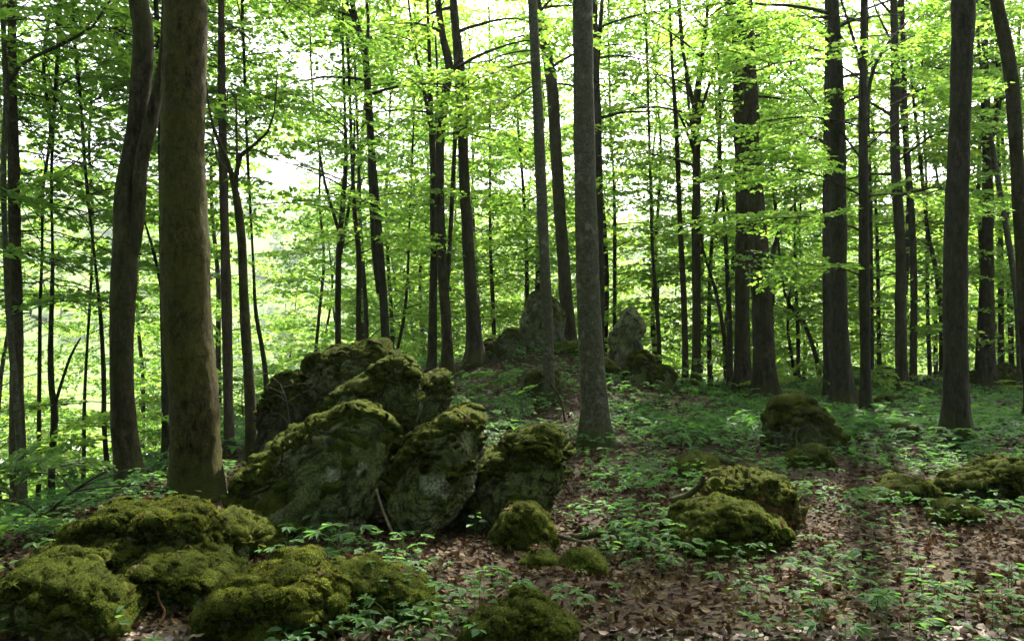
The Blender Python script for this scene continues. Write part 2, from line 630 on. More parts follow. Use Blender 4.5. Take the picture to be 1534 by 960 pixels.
def make_rock(name, label, outline, Y, depth, sub=5, moss=0.0, cushion=0.06, rough=0.05, blade=0, mat=None, lean=0.0,
              cat='boulder', group=None, flat=0.58, crack=0.03, blade_len=0.013, moss_n=0.55, seed=None, blend_x=0.0, moss_scale=3.0, pale=()):
    """outline: photo pixels of the silhouette (star-shaped about its centre), built at distance Y with true half-depth `depth`"""
    pts = np.array(outline, float)
    X = (pts[:, 0] - CX) / F * Y
    Z = CZ - (pts[:, 1] - HY) / F * Y
    cx, cz = X.mean(), Z.mean()
    th = np.arctan2(Z - cz, X - cx)
    rr = np.hypot(X - cx, Z - cz)
    o = np.argsort(th)
    th, rr = th[o], rr[o]
    tt = np.concatenate([th - 2 * np.pi, th, th + 2 * np.pi])
    rt = np.tile(rr, 3)
    d, f = ico(sub)
    sd_ = seed if seed is not None else (abs(hash_s(label)) % 997)
    ang = np.arctan2(d[:, 2], d[:, 0])
    k = np.linspace(-0.06, 0.06, 5)
    rad = np.mean([np.interp(ang + q, tt, rt) for q in k], 0)
    pr = np.sqrt(d[:, 0] ** 2 + d[:, 2] ** 2)
    s = np.maximum(rad.mean(), 0.05)
    rf = pr ** flat
    dv = np.sign(d[:, 1]) * np.abs(d[:, 1]) ** flat * depth
    v = np.stack([np.cos(ang) * rad * rf, dv, np.sin(ang) * rad * rf], -1)
    v[:, 1] += lean * (v[:, 2])
    v[:, 0] += blend_x * v[:, 1]
    base = np.array([cx, Y, cz])
    n = vnormals(v, f)
    q = v + sd_ * 1.37
    sz = max(s, 0.08)
    # broken faces: planes shear off the bulging corners
    pr_ = np.random.default_rng(sd_)
    for j in range(16):
        pn = pr_.normal(size=3) * np.array([.22, 1, .22])
        pn[1] -= .4
        pn /= np.linalg.norm(pn)
        sup = v @ pn
        cut = np.quantile(sup, pr_.uniform(.80, .97))
        v = v - pn * np.clip(sup - cut, 0, None)[:, None] * pr_.uniform(.4, .85)
    n = vnormals(v, f)
    dis = rough * sz * 2.2 * fbm(q / sz * 0.9, 3) + rough * sz * 0.8 * fbm(q / sz * 3.3 + 7, 4, 0.6)
    rid = 1 - np.abs(perlin(q / sz * 1.7 + 31 + 0.3 * perlin(q / sz * 4)[:, None])) * 2.2
    rid2 = 1 - np.abs(perlin(q * np.array([1, 1, 1.6]) / sz * 3.1 + 51)) * 2.2
    dis -= crack * sz * (2.0 * np.clip(rid - 0.80, 0, 1) * 5 + 1.0 * np.clip(rid2 - 0.82, 0, 1) * 4)
    crk = np.zeros(len(v))
    if sub >= 5:
        qq = q + .11 * np.stack([perlin(q * 6), perlin(q * 6 + 20), perlin(q * 6 + 40)], -1)
        ed, dd1 = worley_edge(qq * np.array([1, 1, 1.3]) * 4.6 / max(sz, .35) * .5, sd_ % 50)
        dis -= (crack * .8) * sz * (1 - sstep(0.0, .12, ed)) * sstep(-.5, .1, fbm(q * 2.2 + 60, 2))
        dis += crack * .32 * sz * (dd1 - .45)
        ed2, dd2 = worley_edge(qq * np.array([1, 1, 1.6]) * 11 + 5, sd_ % 40)
        dis -= .012 * (1 - sstep(0.0, .14, ed2)) * sstep(-.2, .3, fbm(q * 3.1 + 20, 2))
        dis += .012 * (dd2 - .45)
        dis += .012 * fbm(q * 14, 4, .65)
        pit = sstep(.30, .55, perlin(q * 9 + 77))
        dis -= .006 * pit
        crk = np.clip((1 - sstep(0.0, .08, ed)) * sstep(-.5, .1, fbm(q * 2.2 + 60, 2)) + .7 * (1 - sstep(0.0, .12, ed2)) * sstep(-.2, .3, fbm(q * 3.1 + 20, 2)) + .6 * pit + .5 * np.clip(rid - .8, 0, 1) * 5, 0, 1)
    v = v + n * dis[:, None]
    n = vnormals(v, f)
    rme = mesh_np(name, v, f, mat or M['rock'], True)
    rme.attributes.new('crack', 'FLOAT', 'POINT').data.foreach_set('value', crk.astype(np.float32))
    root = link(name, rme, None, base, label=label, category=cat, group=group)
    # moss cushion
    mk = n[:, 2] * 1.2 - .24 + moss_n * 1.15 * fbm(q / sz * moss_scale * 0.45 + 11, 4) + .55 * fbm(q * 6 + 3, 4) + moss + 0.1 + 0.25 * v[:, 2] / sz
    lich = np.zeros(len(v))
    for (lx, ly, lr) in pale:
        dd = np.hypot(v[:, 0] + cx - (lx - CX) / F * Y, v[:, 2] + cz - (CZ - (ly - HY) / F * Y)) / (lr / F * Y)
        lich = np.maximum(lich, (1 - sstep(.45, 1.1, dd + .5 * fbm(q * 9, 3))) * (v[:, 1] < 0))
    mk -= lich * 1.2
    rme.attributes.new('lichen', 'FLOAT', 'POINT').data.foreach_set('value', lich.astype(np.float32))
    m = sstep(-0.05, 0.45, mk)
    if moss > -1:
        th_ = cushion * m * (0.25 + 1.3 * billow(q / max(cushion, .02) * 0.25 + 3, 2)) + .045 * m * billow(q * 7 + 5, 2) * min(1, cushion / .05) + 0.016 * m * fbm(q / 0.05, 3) - 0.012 * (1 - m)
        mv = v + n * th_[:, None]
        keep = f[m[f].max(1) > 0.02]
        used = np.unique(keep)
        remap = np.full(len(v), -1)
        remap[used] = np.arange(len(used))
        g = Geo()
        g.add(mv[used], remap[keep])
        me_faces = len(keep)
        if blade:
            bv, bf = blades(mv, f, m, blade, blade_len, blade_len * 0.28)
            if len(bv):
                g.add(bv, bf)
        nb = g.n - len(used)
        verts = np.concatenate(g.v)
        faces = np.concatenate(g.f[3])
        fm = np.zeros(len(faces), int)
        fm[me_faces:] = 1
        me = mesh_np('moss', verts, faces, [M['moss'], M['moss_tuft']], True, fm)
        link('moss', me, root, kind='stuff')
    world = v + base
    ROCK_BVH.append((world, f, m))
    return root


def hash_s(s):
    h = 7
    for ch in s:
        h = (h * 131 + ord(ch)) % 1000003
    return h


HB = 9000
rock_specs = [
    # the heap of tilted limestone slabs
    dict(name='boulder', label='biggest tilted grey slab, cracked pale face and moss on its sloping top', outline=[(296, 800), (306, 752), (335, 728), (370, 708), (418, 680), (455, 648), (500, 622), (545, 600), (585, 600), (602, 640), (592, 690), (578, 735), (560, 768), (530, 800), (480, 838), (410, 848), (330, 845)], Y=6.9, depth=0.55, sub=6, pale=[(512, 700, 12), (552, 690, 9)], moss=-0.28, cushion=0.085, blade=HB, lean=0.25, crack=.035),
    dict(name='boulder', label='rounded overhanging boulder with a white lichen patch, directly behind the leaning stick', outline=[(598, 705), (622, 668), (652, 642), (690, 626), (716, 630), (722, 655), (713, 695), (697, 735), (677, 765), (642, 792), (608, 790), (592, 760)], Y=6.8, depth=0.42, sub=6, pale=[(650, 716, 15), (668, 722, 15), (640, 708, 8)], moss=-0.34, cushion=0.08, blade=HB, lean=0.2, crack=.03),
    dict(name='boulder', label='pointed mossy slab at the end of the heap beside the green moss cushion', outline=[(672, 815), (686, 760), (700, 712), (722, 696), (755, 680), (790, 655), (820, 645), (839, 658), (841, 700), (835, 740), (822, 775), (800, 800), (740, 815)], Y=7.2, depth=0.45, sub=6, moss=-0.25, cushion=0.09, blade=HB, lean=0.25),
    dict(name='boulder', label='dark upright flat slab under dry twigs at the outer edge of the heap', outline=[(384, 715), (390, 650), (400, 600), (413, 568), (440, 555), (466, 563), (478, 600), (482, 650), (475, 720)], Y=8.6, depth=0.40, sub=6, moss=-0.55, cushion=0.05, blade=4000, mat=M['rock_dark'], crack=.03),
    dict(name='boulder', label='highest boulder of the heap, broad brown-green mossy crown above a steep greenish face', outline=[(464, 680), (464, 600), (470, 556), (490, 533), (525, 524), (570, 528), (592, 545), (596, 600), (580, 680)], Y=8.7, depth=0.55, sub=6, moss=-0.30, cushion=0.09, blade=6000, crack=.035),
    dict(name='boulder', label='low arched mossy ledge between the biggest slab and the highest boulder', outline=[(486, 650), (500, 606), (530, 580), (560, 568), (585, 590), (590, 640), (560, 690), (510, 690)], Y=7.9, depth=0.40, sub=5, moss=-0.15, cushion=0.07, blade=6000, lean=0.2),
    dict(name='boulder', label='tall knobbed boulder with a dark mossy cap above a smooth greenish lower face', outline=[(560, 610), (563, 562), (580, 541), (605, 539), (626, 555), (634, 585), (626, 630), (602, 690), (572, 690)], Y=7.6, depth=0.38, sub=6, moss=-0.30, cushion=0.07, blade=7000, lean=-0.1),
    dict(name='boulder', label='small rounded mossy knob leaning out beside the tall knobbed boulder', outline=[(618, 660), (626, 590), (643, 560), (660, 558), (675, 578), (672, 606), (650, 650), (634, 690)], Y=7.8, depth=0.34, sub=5, moss=-0.3, cushion=0.06, blade=7000),
    dict(name='boulder', label='deep shadowed boulder inside the crevice of the rock heap', outline=[(520, 690), (590, 620), (670, 640), (720, 720), (720, 850), (520, 850)], Y=7.75, depth=0.45, sub=5, moss=-1.2, cushion=0.03, blade=0, mat=M['rock_dark']),  # filler rock, its dark material stands in for the shaded gap
    # moss cushions in front of the heap
    dict(name='moss_cushion', label='bright green moss cushion leaning on the pointed slab', outline=[(748, 830), (752, 785), (770, 758), (795, 756), (815, 780), (826, 825), (790, 838)], Y=6.35, depth=0.26, sub=5, moss=0.9, cushion=0.04, blade=20000, cat='moss'),
    dict(name='moss_cushion', label='small flat moss cushion lying in dead leaves before the two sticks', outline=[(778, 855), (785, 833), (805, 827), (828, 834), (832, 856), (805, 864)], Y=5.75, depth=0.16, sub=4, moss=0.9, cushion=0.02, blade=22000, cat='moss'),
    dict(name='moss_cushion', label='flat round moss cushion just beyond the small one, nearer the sticks', outline=[(836, 868), (848, 835), (872, 824), (902, 838), (908, 866), (870, 876)], Y=5.7, depth=0.18, sub=4, moss=0.9, cushion=0.02, blade=22000, cat='moss'),
    dict(name='mossy_boulder', label='dome shaped boulder fully wrapped in olive moss amid dead leaves at the bottom edge', outline=[(705, 990), (708, 945), (725, 925), (765, 915), (810, 917), (842, 930), (864, 952), (870, 992), (790, 1010)], Y=4.35, depth=0.30, sub=6, moss=0.55, cushion=0.05, blade=34000, moss_n=.8),
    # mossy bulges, near corner
    dict(name='mossy_boulder', label='uppermost mossy hump below the twin stemmed beech', outline=[(98, 850), (118, 805), (150, 780), (185, 764), (215, 768), (224, 800), (208, 845), (150, 862)], Y=5.6, depth=0.42, sub=6, moss=-0.02, cushion=0.06, blade=28000, crack=.06, moss_n=.7),
    dict(name='mossy_boulder', label='broad mossy hump right below the thickest trunk', outline=[(205, 845), (213, 795), (233, 770), (275, 763), (315, 772), (331, 795), (327, 838), (270, 850)], Y=5.55, depth=0.42, sub=6, moss=-0.02, cushion=0.06, blade=28000, crack=.06, moss_n=.7),
    dict(name='boulder', label='boulder with a bare greenish stone face under the uppermost mossy hump', outline=[(95, 900), (112, 845), (150, 820), (200, 815), (238, 832), (245, 880), (180, 905)], Y=5.35, depth=0.35, sub=6, moss=-.35, cushion=0.05, blade=20000, crack=.06),
    dict(name='boulder', label='half bare stone wedged under the broad mossy hump', outline=[(222, 880), (232, 838), (275, 822), (322, 826), (335, 858), (300, 885)], Y=5.4, depth=0.3, sub=5, moss=-.1, cushion=0.05, blade=20000, crack=.06),
    dict(name='mossy_boulder', label='low mossy bulge linking the broad hump with the biggest slab', outline=[(312, 845), (322, 790), (345, 778), (375, 788), (398, 808), (404, 832), (370, 850)], Y=5.9, depth=0.35, sub=5, moss=0.1, cushion=0.08, blade=18000),
    dict(name='mossy_boulder', label='dark mossy boulder in the lower corner of the rocks, partly cut off', outline=[(-60, 1010), (-40, 910), (0, 882), (45, 852), (100, 848), (150, 868), (195, 915), (215, 1000), (80, 1040)], Y=4.5, depth=0.5, sub=6, moss=-0.05, cushion=0.065, blade=32000, moss_n=.9, crack=.06),
    dict(name='mossy_boulder', label='wide mossy boulder with dead leaves collected along its foot and a twig before it', outline=[(150, 960), (160, 890), (195, 850), (250, 838), (310, 840), (350, 855), (355, 890), (325, 950), (230, 1005)], Y=4.95, depth=0.4, sub=6, moss=-0.05, cushion=0.055, blade=30000, crack=.06),
    dict(name='moss_cushion', label='tiny yellow-tipped moss knob perched beside the uppermost hump', outline=[(64, 850), (72, 826), (92, 815), (112, 826), (115, 848), (90, 860)], Y=5.3, depth=0.12, sub=4, moss=0.9, cushion=0.03, blade=26000, cat='moss'),
    dict(name='mossy_boulder', label='plump boulder under thick golden green moss with seedlings growing at its flank', outline=[(318, 985), (322, 905), (352, 865), (395, 848), (435, 844), (480, 852), (515, 870), (522, 905), (490, 960), (410, 1010)], Y=4.6, depth=0.42, sub=6, moss=0.42, cushion=0.065, blade=42000, moss_n=.8),
    dict(name='mossy_boulder', label='low golden moss hummock overgrown with woodruff and a maple seedling', outline=[(440, 990), (455, 890), (500, 850), (560, 852), (620, 868), (645, 900), (650, 985), (540, 1010)], Y=4.75, depth=0.35, sub=6, moss=0.45, cushion=0.055, blade=38000, moss_n=.8),
    # clearing
    dict(name='mossy_boulder', label='broad olive moss mound in front of the rotten stump', outline=[(985, 850), (1000, 785), (1030, 762), (1065, 757), (1110, 757), (1145, 778), (1178, 808), (1194, 845), (1100, 850)], Y=6.45, depth=0.42, sub=6, moss=0.6, cushion=0.04, rough=.04, blade=22000, moss_n=.8),
    dict(name='boulder', label='dark rugged boulder standing alone among the woodruff in the clearing', outline=[(1140, 677), (1150, 628), (1168, 608), (1200, 604), (1228, 622), (1258, 650), (1288, 674), (1210, 684)], Y=0, depth=0.45, sub=5, moss=0.15, cushion=0.07, blade=6000, crack=.05, rough=.07),
    dict(name='moss_cushion', label='low moss hump in the woodruff below the dark rugged boulder', outline=[(1162, 704), (1174, 688), (1205, 680), (1240, 684), (1262, 697), (1240, 706), (1200, 708)], Y=0, depth=0.35, sub=5, moss=0.9, cushion=0.04, blade=9000, cat='moss'),
    dict(name='mossy_boulder', label='long moss backed boulder cut off at the frame edge, facing the clearing', outline=[(1395, 752), (1425, 730), (1470, 714), (1530, 704), (1580, 704), (1600, 770), (1530, 770), (1470, 764)], Y=0, depth=0.5, sub=6, moss=0.25, cushion=0.06, blade=12000),
    dict(name='moss_cushion', label='smooth wide moss hump beside the long moss backed boulder', outline=[(1290, 756), (1312, 738), (1345, 727), (1380, 730), (1412, 745), (1420, 758), (1360, 764)], Y=0, depth=0.4, sub=5, moss=0.9, cushion=0.05, blade=12000, cat='moss'),
    dict(name='moss_cushion', label='small moss pad in the plants below the wide moss hump', outline=[(1398, 785), (1408, 764), (1430, 757), (1452, 766), (1462, 785), (1430, 793)], Y=0, depth=0.25, sub=4, moss=0.9, cushion=0.04, blade=14000, cat='moss'),
    dict(name='moss_cushion', label='flat moss pad behind the rotten stump near the old root', outline=[(1005, 715), (1020, 695), (1045, 688), (1072, 698), (1085, 716), (1045, 724)], Y=0, depth=0.35, sub=4, moss=0.9, cushion=0.04, blade=9000, cat='moss'),
    dict(name='boulder', label='little mossy stone in the sunlit patch before the thick dark trunk', outline=[(1328, 665), (1340, 648), (1362, 640), (1380, 650), (1386, 664), (1355, 670)], Y=0, depth=0.22, sub=4, moss=-0.1, cushion=0.05, blade=4000),
    dict(name='boulder', label='flat dark mossy stone in the grass beyond the slim leafy trunk', outline=[(1306, 620), (1312, 603), (1335, 597), (1356, 600), (1362, 618), (1335, 624)], Y=0, depth=0.3, sub=4, moss=-0.05, cushion=0.06, blade=2500),
    dict(name='boulder', label='squat mossy rock at the far rim between two slim trunks', outline=[(1302, 590), (1306, 563), (1325, 554), (1342, 560), (1350, 580), (1340, 594)], Y=0, depth=0.4, sub=4, moss=0.0, cushion=0.08, blade=1500, base=(1325, 583)),
    dict(name='boulder', label='low dark rock at the far rim just behind the thick dark trunk', outline=[(1372, 594), (1380, 575), (1400, 563), (1425, 562), (1432, 590), (1400, 598)], Y=0, depth=0.4, sub=4, moss=-0.2, cushion=0.08, blade=1500, base=(1400, 587)),
    dict(name='boulder', label='largest rounded mossy rock on the far rim', outline=[(1474, 600), (1476, 565), (1492, 548), (1512, 547), (1520, 565), (1518, 596)], Y=0, depth=0.5, sub=5, moss=0.0, cushion=0.09, blade=1500, base=(1497, 586)),
    dict(name='boulder', label='lower mossy rock touching the largest rounded one on the far rim', outline=[(1446, 600), (1448, 572), (1462, 557), (1480, 560), (1486, 580), (1480, 600)], Y=0, depth=0.45, sub=4, moss=0.0, cushion=0.09, blade=1500, base=(1465, 588)),
    # the ruin-like rocks on the mound
    dict(name='standing_rock', label='tallest standing rock on top of the mound behind the slender grey trunk', outline=[(776, 560), (780, 500), (783, 465), (792, 445), (806, 437), (825, 445), (840, 462), (842, 500), (844, 560)], Y=20.6, depth=0.5, sub=5, moss=-0.55, cushion=0.05, blade=1500, crack=.05, cat='boulder'),
    dict(name='standing_rock', label='pale leaning rock pinnacle on the mound beside the smooth grey beech', outline=[(910, 575), (914, 525), (918, 494), (929, 480), (938, 462), (947, 453), (954, 462), (954, 510), (950, 575)], Y=19.6, depth=0.45, sub=5, moss=-1.0, cushion=0.04, blade=1200, crack=.05, cat='boulder'),
    dict(name='boulder', label='narrow mossy rock like a hunched figure next to the tallest standing rock', outline=[(745, 560), (750, 530), (753, 503), (762, 491), (774, 492), (781, 510), (779, 540), (776, 560)], Y=19.8, depth=0.3, sub=5, moss=-0.2, cushion=0.06, blade=1500),
    dict(name='boulder', label='low mossy rocks running from the hunched rock down to the trunk', outline=[(700, 550), (706, 525), (722, 514), (745, 514), (757, 528), (754, 552)], Y=20.0, depth=0.4, sub=4, moss=0.2, cushion=0.07, blade=1500),
    dict(name='boulder', label='flat mossy rock at the foot of the tallest standing rock, behind the grey beech', outline=[(830, 552), (836, 525), (850, 516), (868, 519), (880, 535), (878, 555)], Y=20.0, depth=0.4, sub=4, moss=0.3, cushion=0.07, blade=1500),
    dict(name='boulder', label='mossy rock peeking out beside the grey beech below the pinnacle', outline=[(890, 595), (895, 552), (908, 540), (920, 548), (926, 572), (918, 590)], Y=18.6, depth=0.35, sub=4, moss=0.2, cushion=0.07, blade=2000),
    dict(name='boulder', label='stepped mossy rock leaning against the pale pinnacle', outline=[(938, 588), (944, 545), (955, 526), (968, 528), (980, 548), (984, 588)], Y=18.9, depth=0.4, sub=5, moss=0.15, cushion=0.07, blade=2000, crack=.08),
    dict(name='boulder', label='dark rounded rock at the end of the stepped mossy rock', outline=[(980, 595), (984, 565), (992, 549), (1003, 554), (1007, 580), (1003, 596)], Y=18.8, depth=0.3, sub=4, moss=-0.2, cushion=0.06, blade=1500),
    dict(name='boulder', label='small dark stone at the foot of the pair of straight trunks', outline=[(1020, 592), (1023, 575), (1032, 570), (1042, 576), (1044, 592)], Y=0, depth=0.25, sub=4, moss=0.0, cushion=0.05, blade=1500, base=(1030, 588)),
    dict(name='boulder', label='small round dark stone in the ferny plants below the twin thick trunks', outline=[(1058, 594), (1062, 581), (1072, 578), (1080, 586), (1080, 596)], Y=0, depth=0.25, sub=4, moss=0.0, cushion=0.05, blade=1500, base=(1068, 591)),
]
for spec in rock_specs:
    s = dict(spec)
    b = s.pop('base', None)
    if s['Y'] == 0:
        op = np.array(s['outline'])
        bx = b or (op[:, 0].mean(), op[:, 1].max() - 8)
        s['Y'] = hit(*bx) + s['depth'] * 0.5
    op = np.array(s['outline'], float)
    bot = op[:, 1].max()
    if s['Y'] < 6.7 and bot > 760:            # the back of a boulder seen from above stands higher in view than its middle
        ky, kx = .93, 1.0
    elif s['Y'] < 9:
        ky, kx = .99, 1.02
    else:
        ky, kx = 1.0, 1.0
    op[:, 1] = bot - (bot - op[:, 1]) * ky
    op[:, 0] = op[:, 0].mean() + (op[:, 0] - op[:, 0].mean()) * kx
    s['outline'] = op
    make_rock(**s)

# rotten stump with moss cap and red-brown decayed wood
make_rock('tree_stump', 'rotten stump with red-brown crumbling wood under a moss cap', [(1038, 795), (1050, 750), (1062, 730), (1100, 722), (1150, 722), (1174, 734), (1190, 765), (1212, 805), (1120, 820)], 7.0, 0.42, 6, -0.5, 0.06, 0.08, 14000, M['rotten'], cat='stump', crack=.07, moss_n=.5)
make_rock('tree_stump', 'dark old stump at the foot of the slender grey trunk on the mound', [(782, 612), (787, 570), (800, 560), (820, 566), (838, 580), (846, 612), (815, 622)], hit(815, 606) + .3, 0.35, 5, -0.4, 0.05, 0.10, 2500, M['bark_dark'], cat='stump', crack=.06)


# ------------------------------------------------------------------ leaf sprays and crowns
def frame_from(d, up=np.array([0, 0, 1.0])):
    d = d / np.linalg.norm(d, axis=-1, keepdims=True)
    s = np.cross(np.broadcast_to(up, d.shape), d)
    s /= np.linalg.norm(s, axis=-1, keepdims=True) + 1e-9
    u = np.cross(d, s)
    return d, s, u


def make_spray(L, seed, leaf_len=0.082, spacing=0.05):
    """flat beech spray along +x: leaf positions / directions / normals and twig lines"""
    r = np.random.default_rng(seed)
    pos, dr = [], []
    twigs = []
    n = 9
    s = np.linspace(0, 1, n)
    bend = r.uniform(-0.15, 0.15)
    main = np.stack([L * s, L * bend * s ** 2, L * (0.06 * s - 0.20 * s ** 2)], -1)
    twigs.append((main, 0.006))
    side = 1
    for q in np.arange(0.12, 1.0, 0.12 / L):
        side = -side
        p0 = np.array([np.interp(q, s, main[:, k]) for k in range(3)])
        ln = L * (0.48 * np.sin(np.pi * (0.15 + 0.8 * q)) ** 0.8) * r.uniform(0.6, 1.15) * (1.1 - 0.55 * q)
        a = side * R(r.uniform(38, 62))
        d = np.array([math.cos(a), math.sin(a), r.uniform(-0.18, 0.06)])
        m = 5
        t = np.linspace(0, 1, m)[:, None]
        line = p0 + d * ln * t + np.array([0, 0, -0.12 * ln]) * t ** 2
        twigs.append((line, 0.003))
        for uu in np.arange(0.05, ln, spacing):
            k = uu / ln
            pp = np.array([np.interp(k, t[:, 0], line[:, c]) for c in range(3)])
            for sg in (-1, 1):
                if r.random() < 0.75:
                    aa = a + sg * R(r.uniform(30, 70))
                    pos.append(pp)
                    dr.append((math.cos(aa), math.sin(aa), r.uniform(-0.3, 0.15)))
            if ln > 0.5 and r.random() < 0.35:      # secondary twiglet
                aa = a + r.choice([-1, 1]) * R(r.uniform(35, 60))
                l2 = ln * r.uniform(0.2, 0.4) * (1.1 - k)
                d2 = np.array([math.cos(aa), math.sin(aa), r.uniform(-0.2, 0.05)])
                for u2 in np.arange(0.04, l2, spacing):
                    pos.append(pp + d2 * u2)
                    a3 = aa + r.choice([-1, 1]) * R(r.uniform(25, 65))
                    dr.append((math.cos(a3), math.sin(a3), r.uniform(-0.3, 0.15)))
    pos, dr = np.array(pos), np.array(dr)
    dr /= np.linalg.norm(dr, axis=1)[:, None]
    nn = len(pos)
    nr = np.array([0, 0, 1.0]) + r.normal(size=(nn, 3)) * 0.48
    nr -= dr * (nr * dr).sum(1)[:, None]
    nr /= np.linalg.norm(nr, axis=1)[:, None]
    ln = leaf_len * r.uniform(0.6, 1.25, nn)
    return dict(pos=pos, dr=dr, nr=nr, ln=ln, twigs=twigs)


SPRAYS = [make_spray(L, 100 + i) for i, L in enumerate((1.5, 1.7, 1.9, 2.1, 2.3, 1.3))]


def leaf_geo(pos, dr, nr, ln, hexa=False, wr=0.34):
    sd = np.cross(nr, dr)
    W = ln * wr
    n = len(pos)
    L = ln[:, None]
    Wd = W[:, None]
    fold = nr * Wd * 0.25
    if hexa:
        pts = [pos, pos + dr * L * .30 + sd * Wd * .92 + fold, pos + dr * L * .66 + sd * Wd * .80 + fold * .8, pos + dr * L - nr * L * .12,
               pos + dr * L * .66 - sd * Wd * .80 + fold * .8, pos + dr * L * .30 - sd * Wd * .92 + fold]
        v = np.stack(pts, 1).reshape(-1, 3)
        b = np.arange(n)[:, None] * 6
        f = np.concatenate([b + np.array([[0, 3, 2, 1]]), b + np.array([[0, 5, 4, 3]])])
        return v, f
    v = np.stack([pos, pos + dr * L * .45 + sd * Wd + fold, pos + dr * L - nr * L * .1, pos + dr * L * .45 - sd * Wd + fold], 1).reshape(-1, 3)
    b = np.arange(n)[:, None] * 4
    f = np.concatenate([b + np.array([[0, 2, 1]]), b + np.array([[0, 3, 2]])])
    return v, f


SUNRAYS = []
for (gx_, gy_, gr_) in [(1345, 640, 1.25), (1300, 615, 1.0), (1390, 690, .9), (1000, 585, 1.0), (905, 605, .9), (1180, 600, .9), (640, 830, .9), (240, 775, .8), (540, 540, .9), (1300, 740, .8)]:
    gY = hit(gx_, gy_)
    SUNRAYS.append((P(gx_, gy_, gY), gr_))
TS = np.array(to_sun)
_r = np.random.default_rng(12)
for q in range(26):
    yy_ = _r.uniform(4.5, 22)
    xx_ = _r.uniform(-.62, .62) * yy_
    SUNRAYS.append((np.array([xx_, yy_, tz(xx_, yy_) + .3]), _r.uniform(.5, .9)))


class Crown:
    """collects sprays and limbs of one tree: one bark mesh, one foliage mesh"""
    def __init__(self, r, k=1.0, hexa=False, twig_detail=1):
        self.r, self.k, self.hexa, self.td = r, k * (1 if hexa else .76), hexa, twig_detail
        self.P, self.D, self.Nn, self.L = [], [], [], []
        self.wood = Geo()
        self.org = None

    def spray(self, origin, direction, scale=1.0, droop=0.0):
        if self.org is not None:
            dl = np.asarray(direction, float)
            c_ = np.asarray(origin) + self.org + dl / np.linalg.norm(dl) * .9 * scale
            dep = c_[1]
            if np.hypot(c_[0] - (415 - CX) / F * dep, c_[2] - CZ - (HY - 285) / F * dep) < .034 * dep + .3:
                return
            for a_, rad_ in SUNRAYS:
                w_ = c_ - a_
                if np.linalg.norm(w_ - TS * (w_ @ TS)) < rad_:
                    return
        r = self.r
        sp = SPRAYS[r.integers(len(SPRAYS))]
        d = np.asarray(direction, float)
        d = d / np.linalg.norm(d)
        up = np.array([r.normal() * .27, r.normal() * .27, 1.0])
        x, y, z = frame_from(d[None], up)
        M3 = np.stack([x[0], y[0], z[0]], 0) * scale
        if r.random() < .5:
            M3[1] *= -1
        n = len(sp['pos'])
        if self.k < 1:
            sel = r.random(n) < self.k
        else:
            sel = np.ones(n, bool)
        self.P.append(sp['pos'][sel] @ M3 + origin)
        self.D.append(sp['dr'][sel] @ (M3 / scale))
        self.Nn.append(sp['nr'][sel] @ (M3 / scale))
        self.L.append(sp['ln'][sel] / math.sqrt(min(self.k, 1)) * (0.55 + 0.45 * scale))
        for i, (line, rad) in enumerate(sp['twigs']):
            if i and (self.td < 2):
                if self.td < 1 or i % 3 or len(line) < 2:
                    continue
            ln = line if i == 0 and self.td >= 1 else line[::4]
            w = ln @ M3 + origin
            self.wood.add(*tube(w, np.linspace(rad * 1.3, rad * 0.4, len(w)), 3, cap=False))

    def limb(self, p0, az, el, length, rad, nsp, sscale=1.0, bend=-0.25, first=0.3):
        """bough leaving p0 that flattens out; carries nsp sprays"""
        r = self.r
        d0 = np.array([math.cos(az) * math.cos(el), math.sin(az) * math.cos(el), math.sin(el)])
        n = 7
        t = np.linspace(0, 1, n)[:, None]
        side = np.array([-math.sin(az), math.cos(az), 0])
        pts = p0 + d0 * length * t + np.array([0, 0, 1]) * bend * length * t ** 2 + side * length * r.normal() * 0.12 * t ** 2
        pts += r.normal(size=(n, 3)) * length * 0.012 * t
        self.wood.add(*tube(pts, np.linspace(rad, max(rad * .3, .006), n), 4, cap=False))
        for j in range(nsp):
            q = first + (1 - first) * (j + 0.6) / nsp if nsp > 1 else 1.0
            q = min(q, 1)
            o = np.array([np.interp(q, t[:, 0], pts[:, c]) for c in range(3)])
            tg = pts[min(n - 1, int(q * (n - 1)) + 1)] - pts[max(0, int(q * (n - 1)) - 1)]
            a2 = math.atan2(tg[1], tg[0]) + (0 if j == nsp - 1 else (1 if j % 2 else -1) * r.uniform(.5, 1.1))
            ez = np.clip(tg[2] / (np.linalg.norm(tg[:2]) + 1e-6), -.3, .35) * .5
            self.spray(o, (math.cos(a2), math.sin(a2), ez), sscale * r.uniform(.75, 1.2))
        return pts

    def done(self, parent, leafmat, barkmat, name_leaf='foliage', name_wood='branches'):
        out = []
        if self.wood.n:
            me = self.wood.mesh(name_wood, barkmat, True)
            out.append(link(name_wood, me, parent, kind='stuff'))
        if self.P:
            v, f = leaf_geo(np.concatenate(self.P), np.concatenate(self.D), np.concatenate(self.Nn), np.concatenate(self.L), self.hexa)
            me = mesh_np(name_leaf, v, f, leafmat)
            out.append(link(name_leaf, me, parent, kind='stuff'))
        return out


def leafcount(c):
    return sum(len(x) for x in c.P)


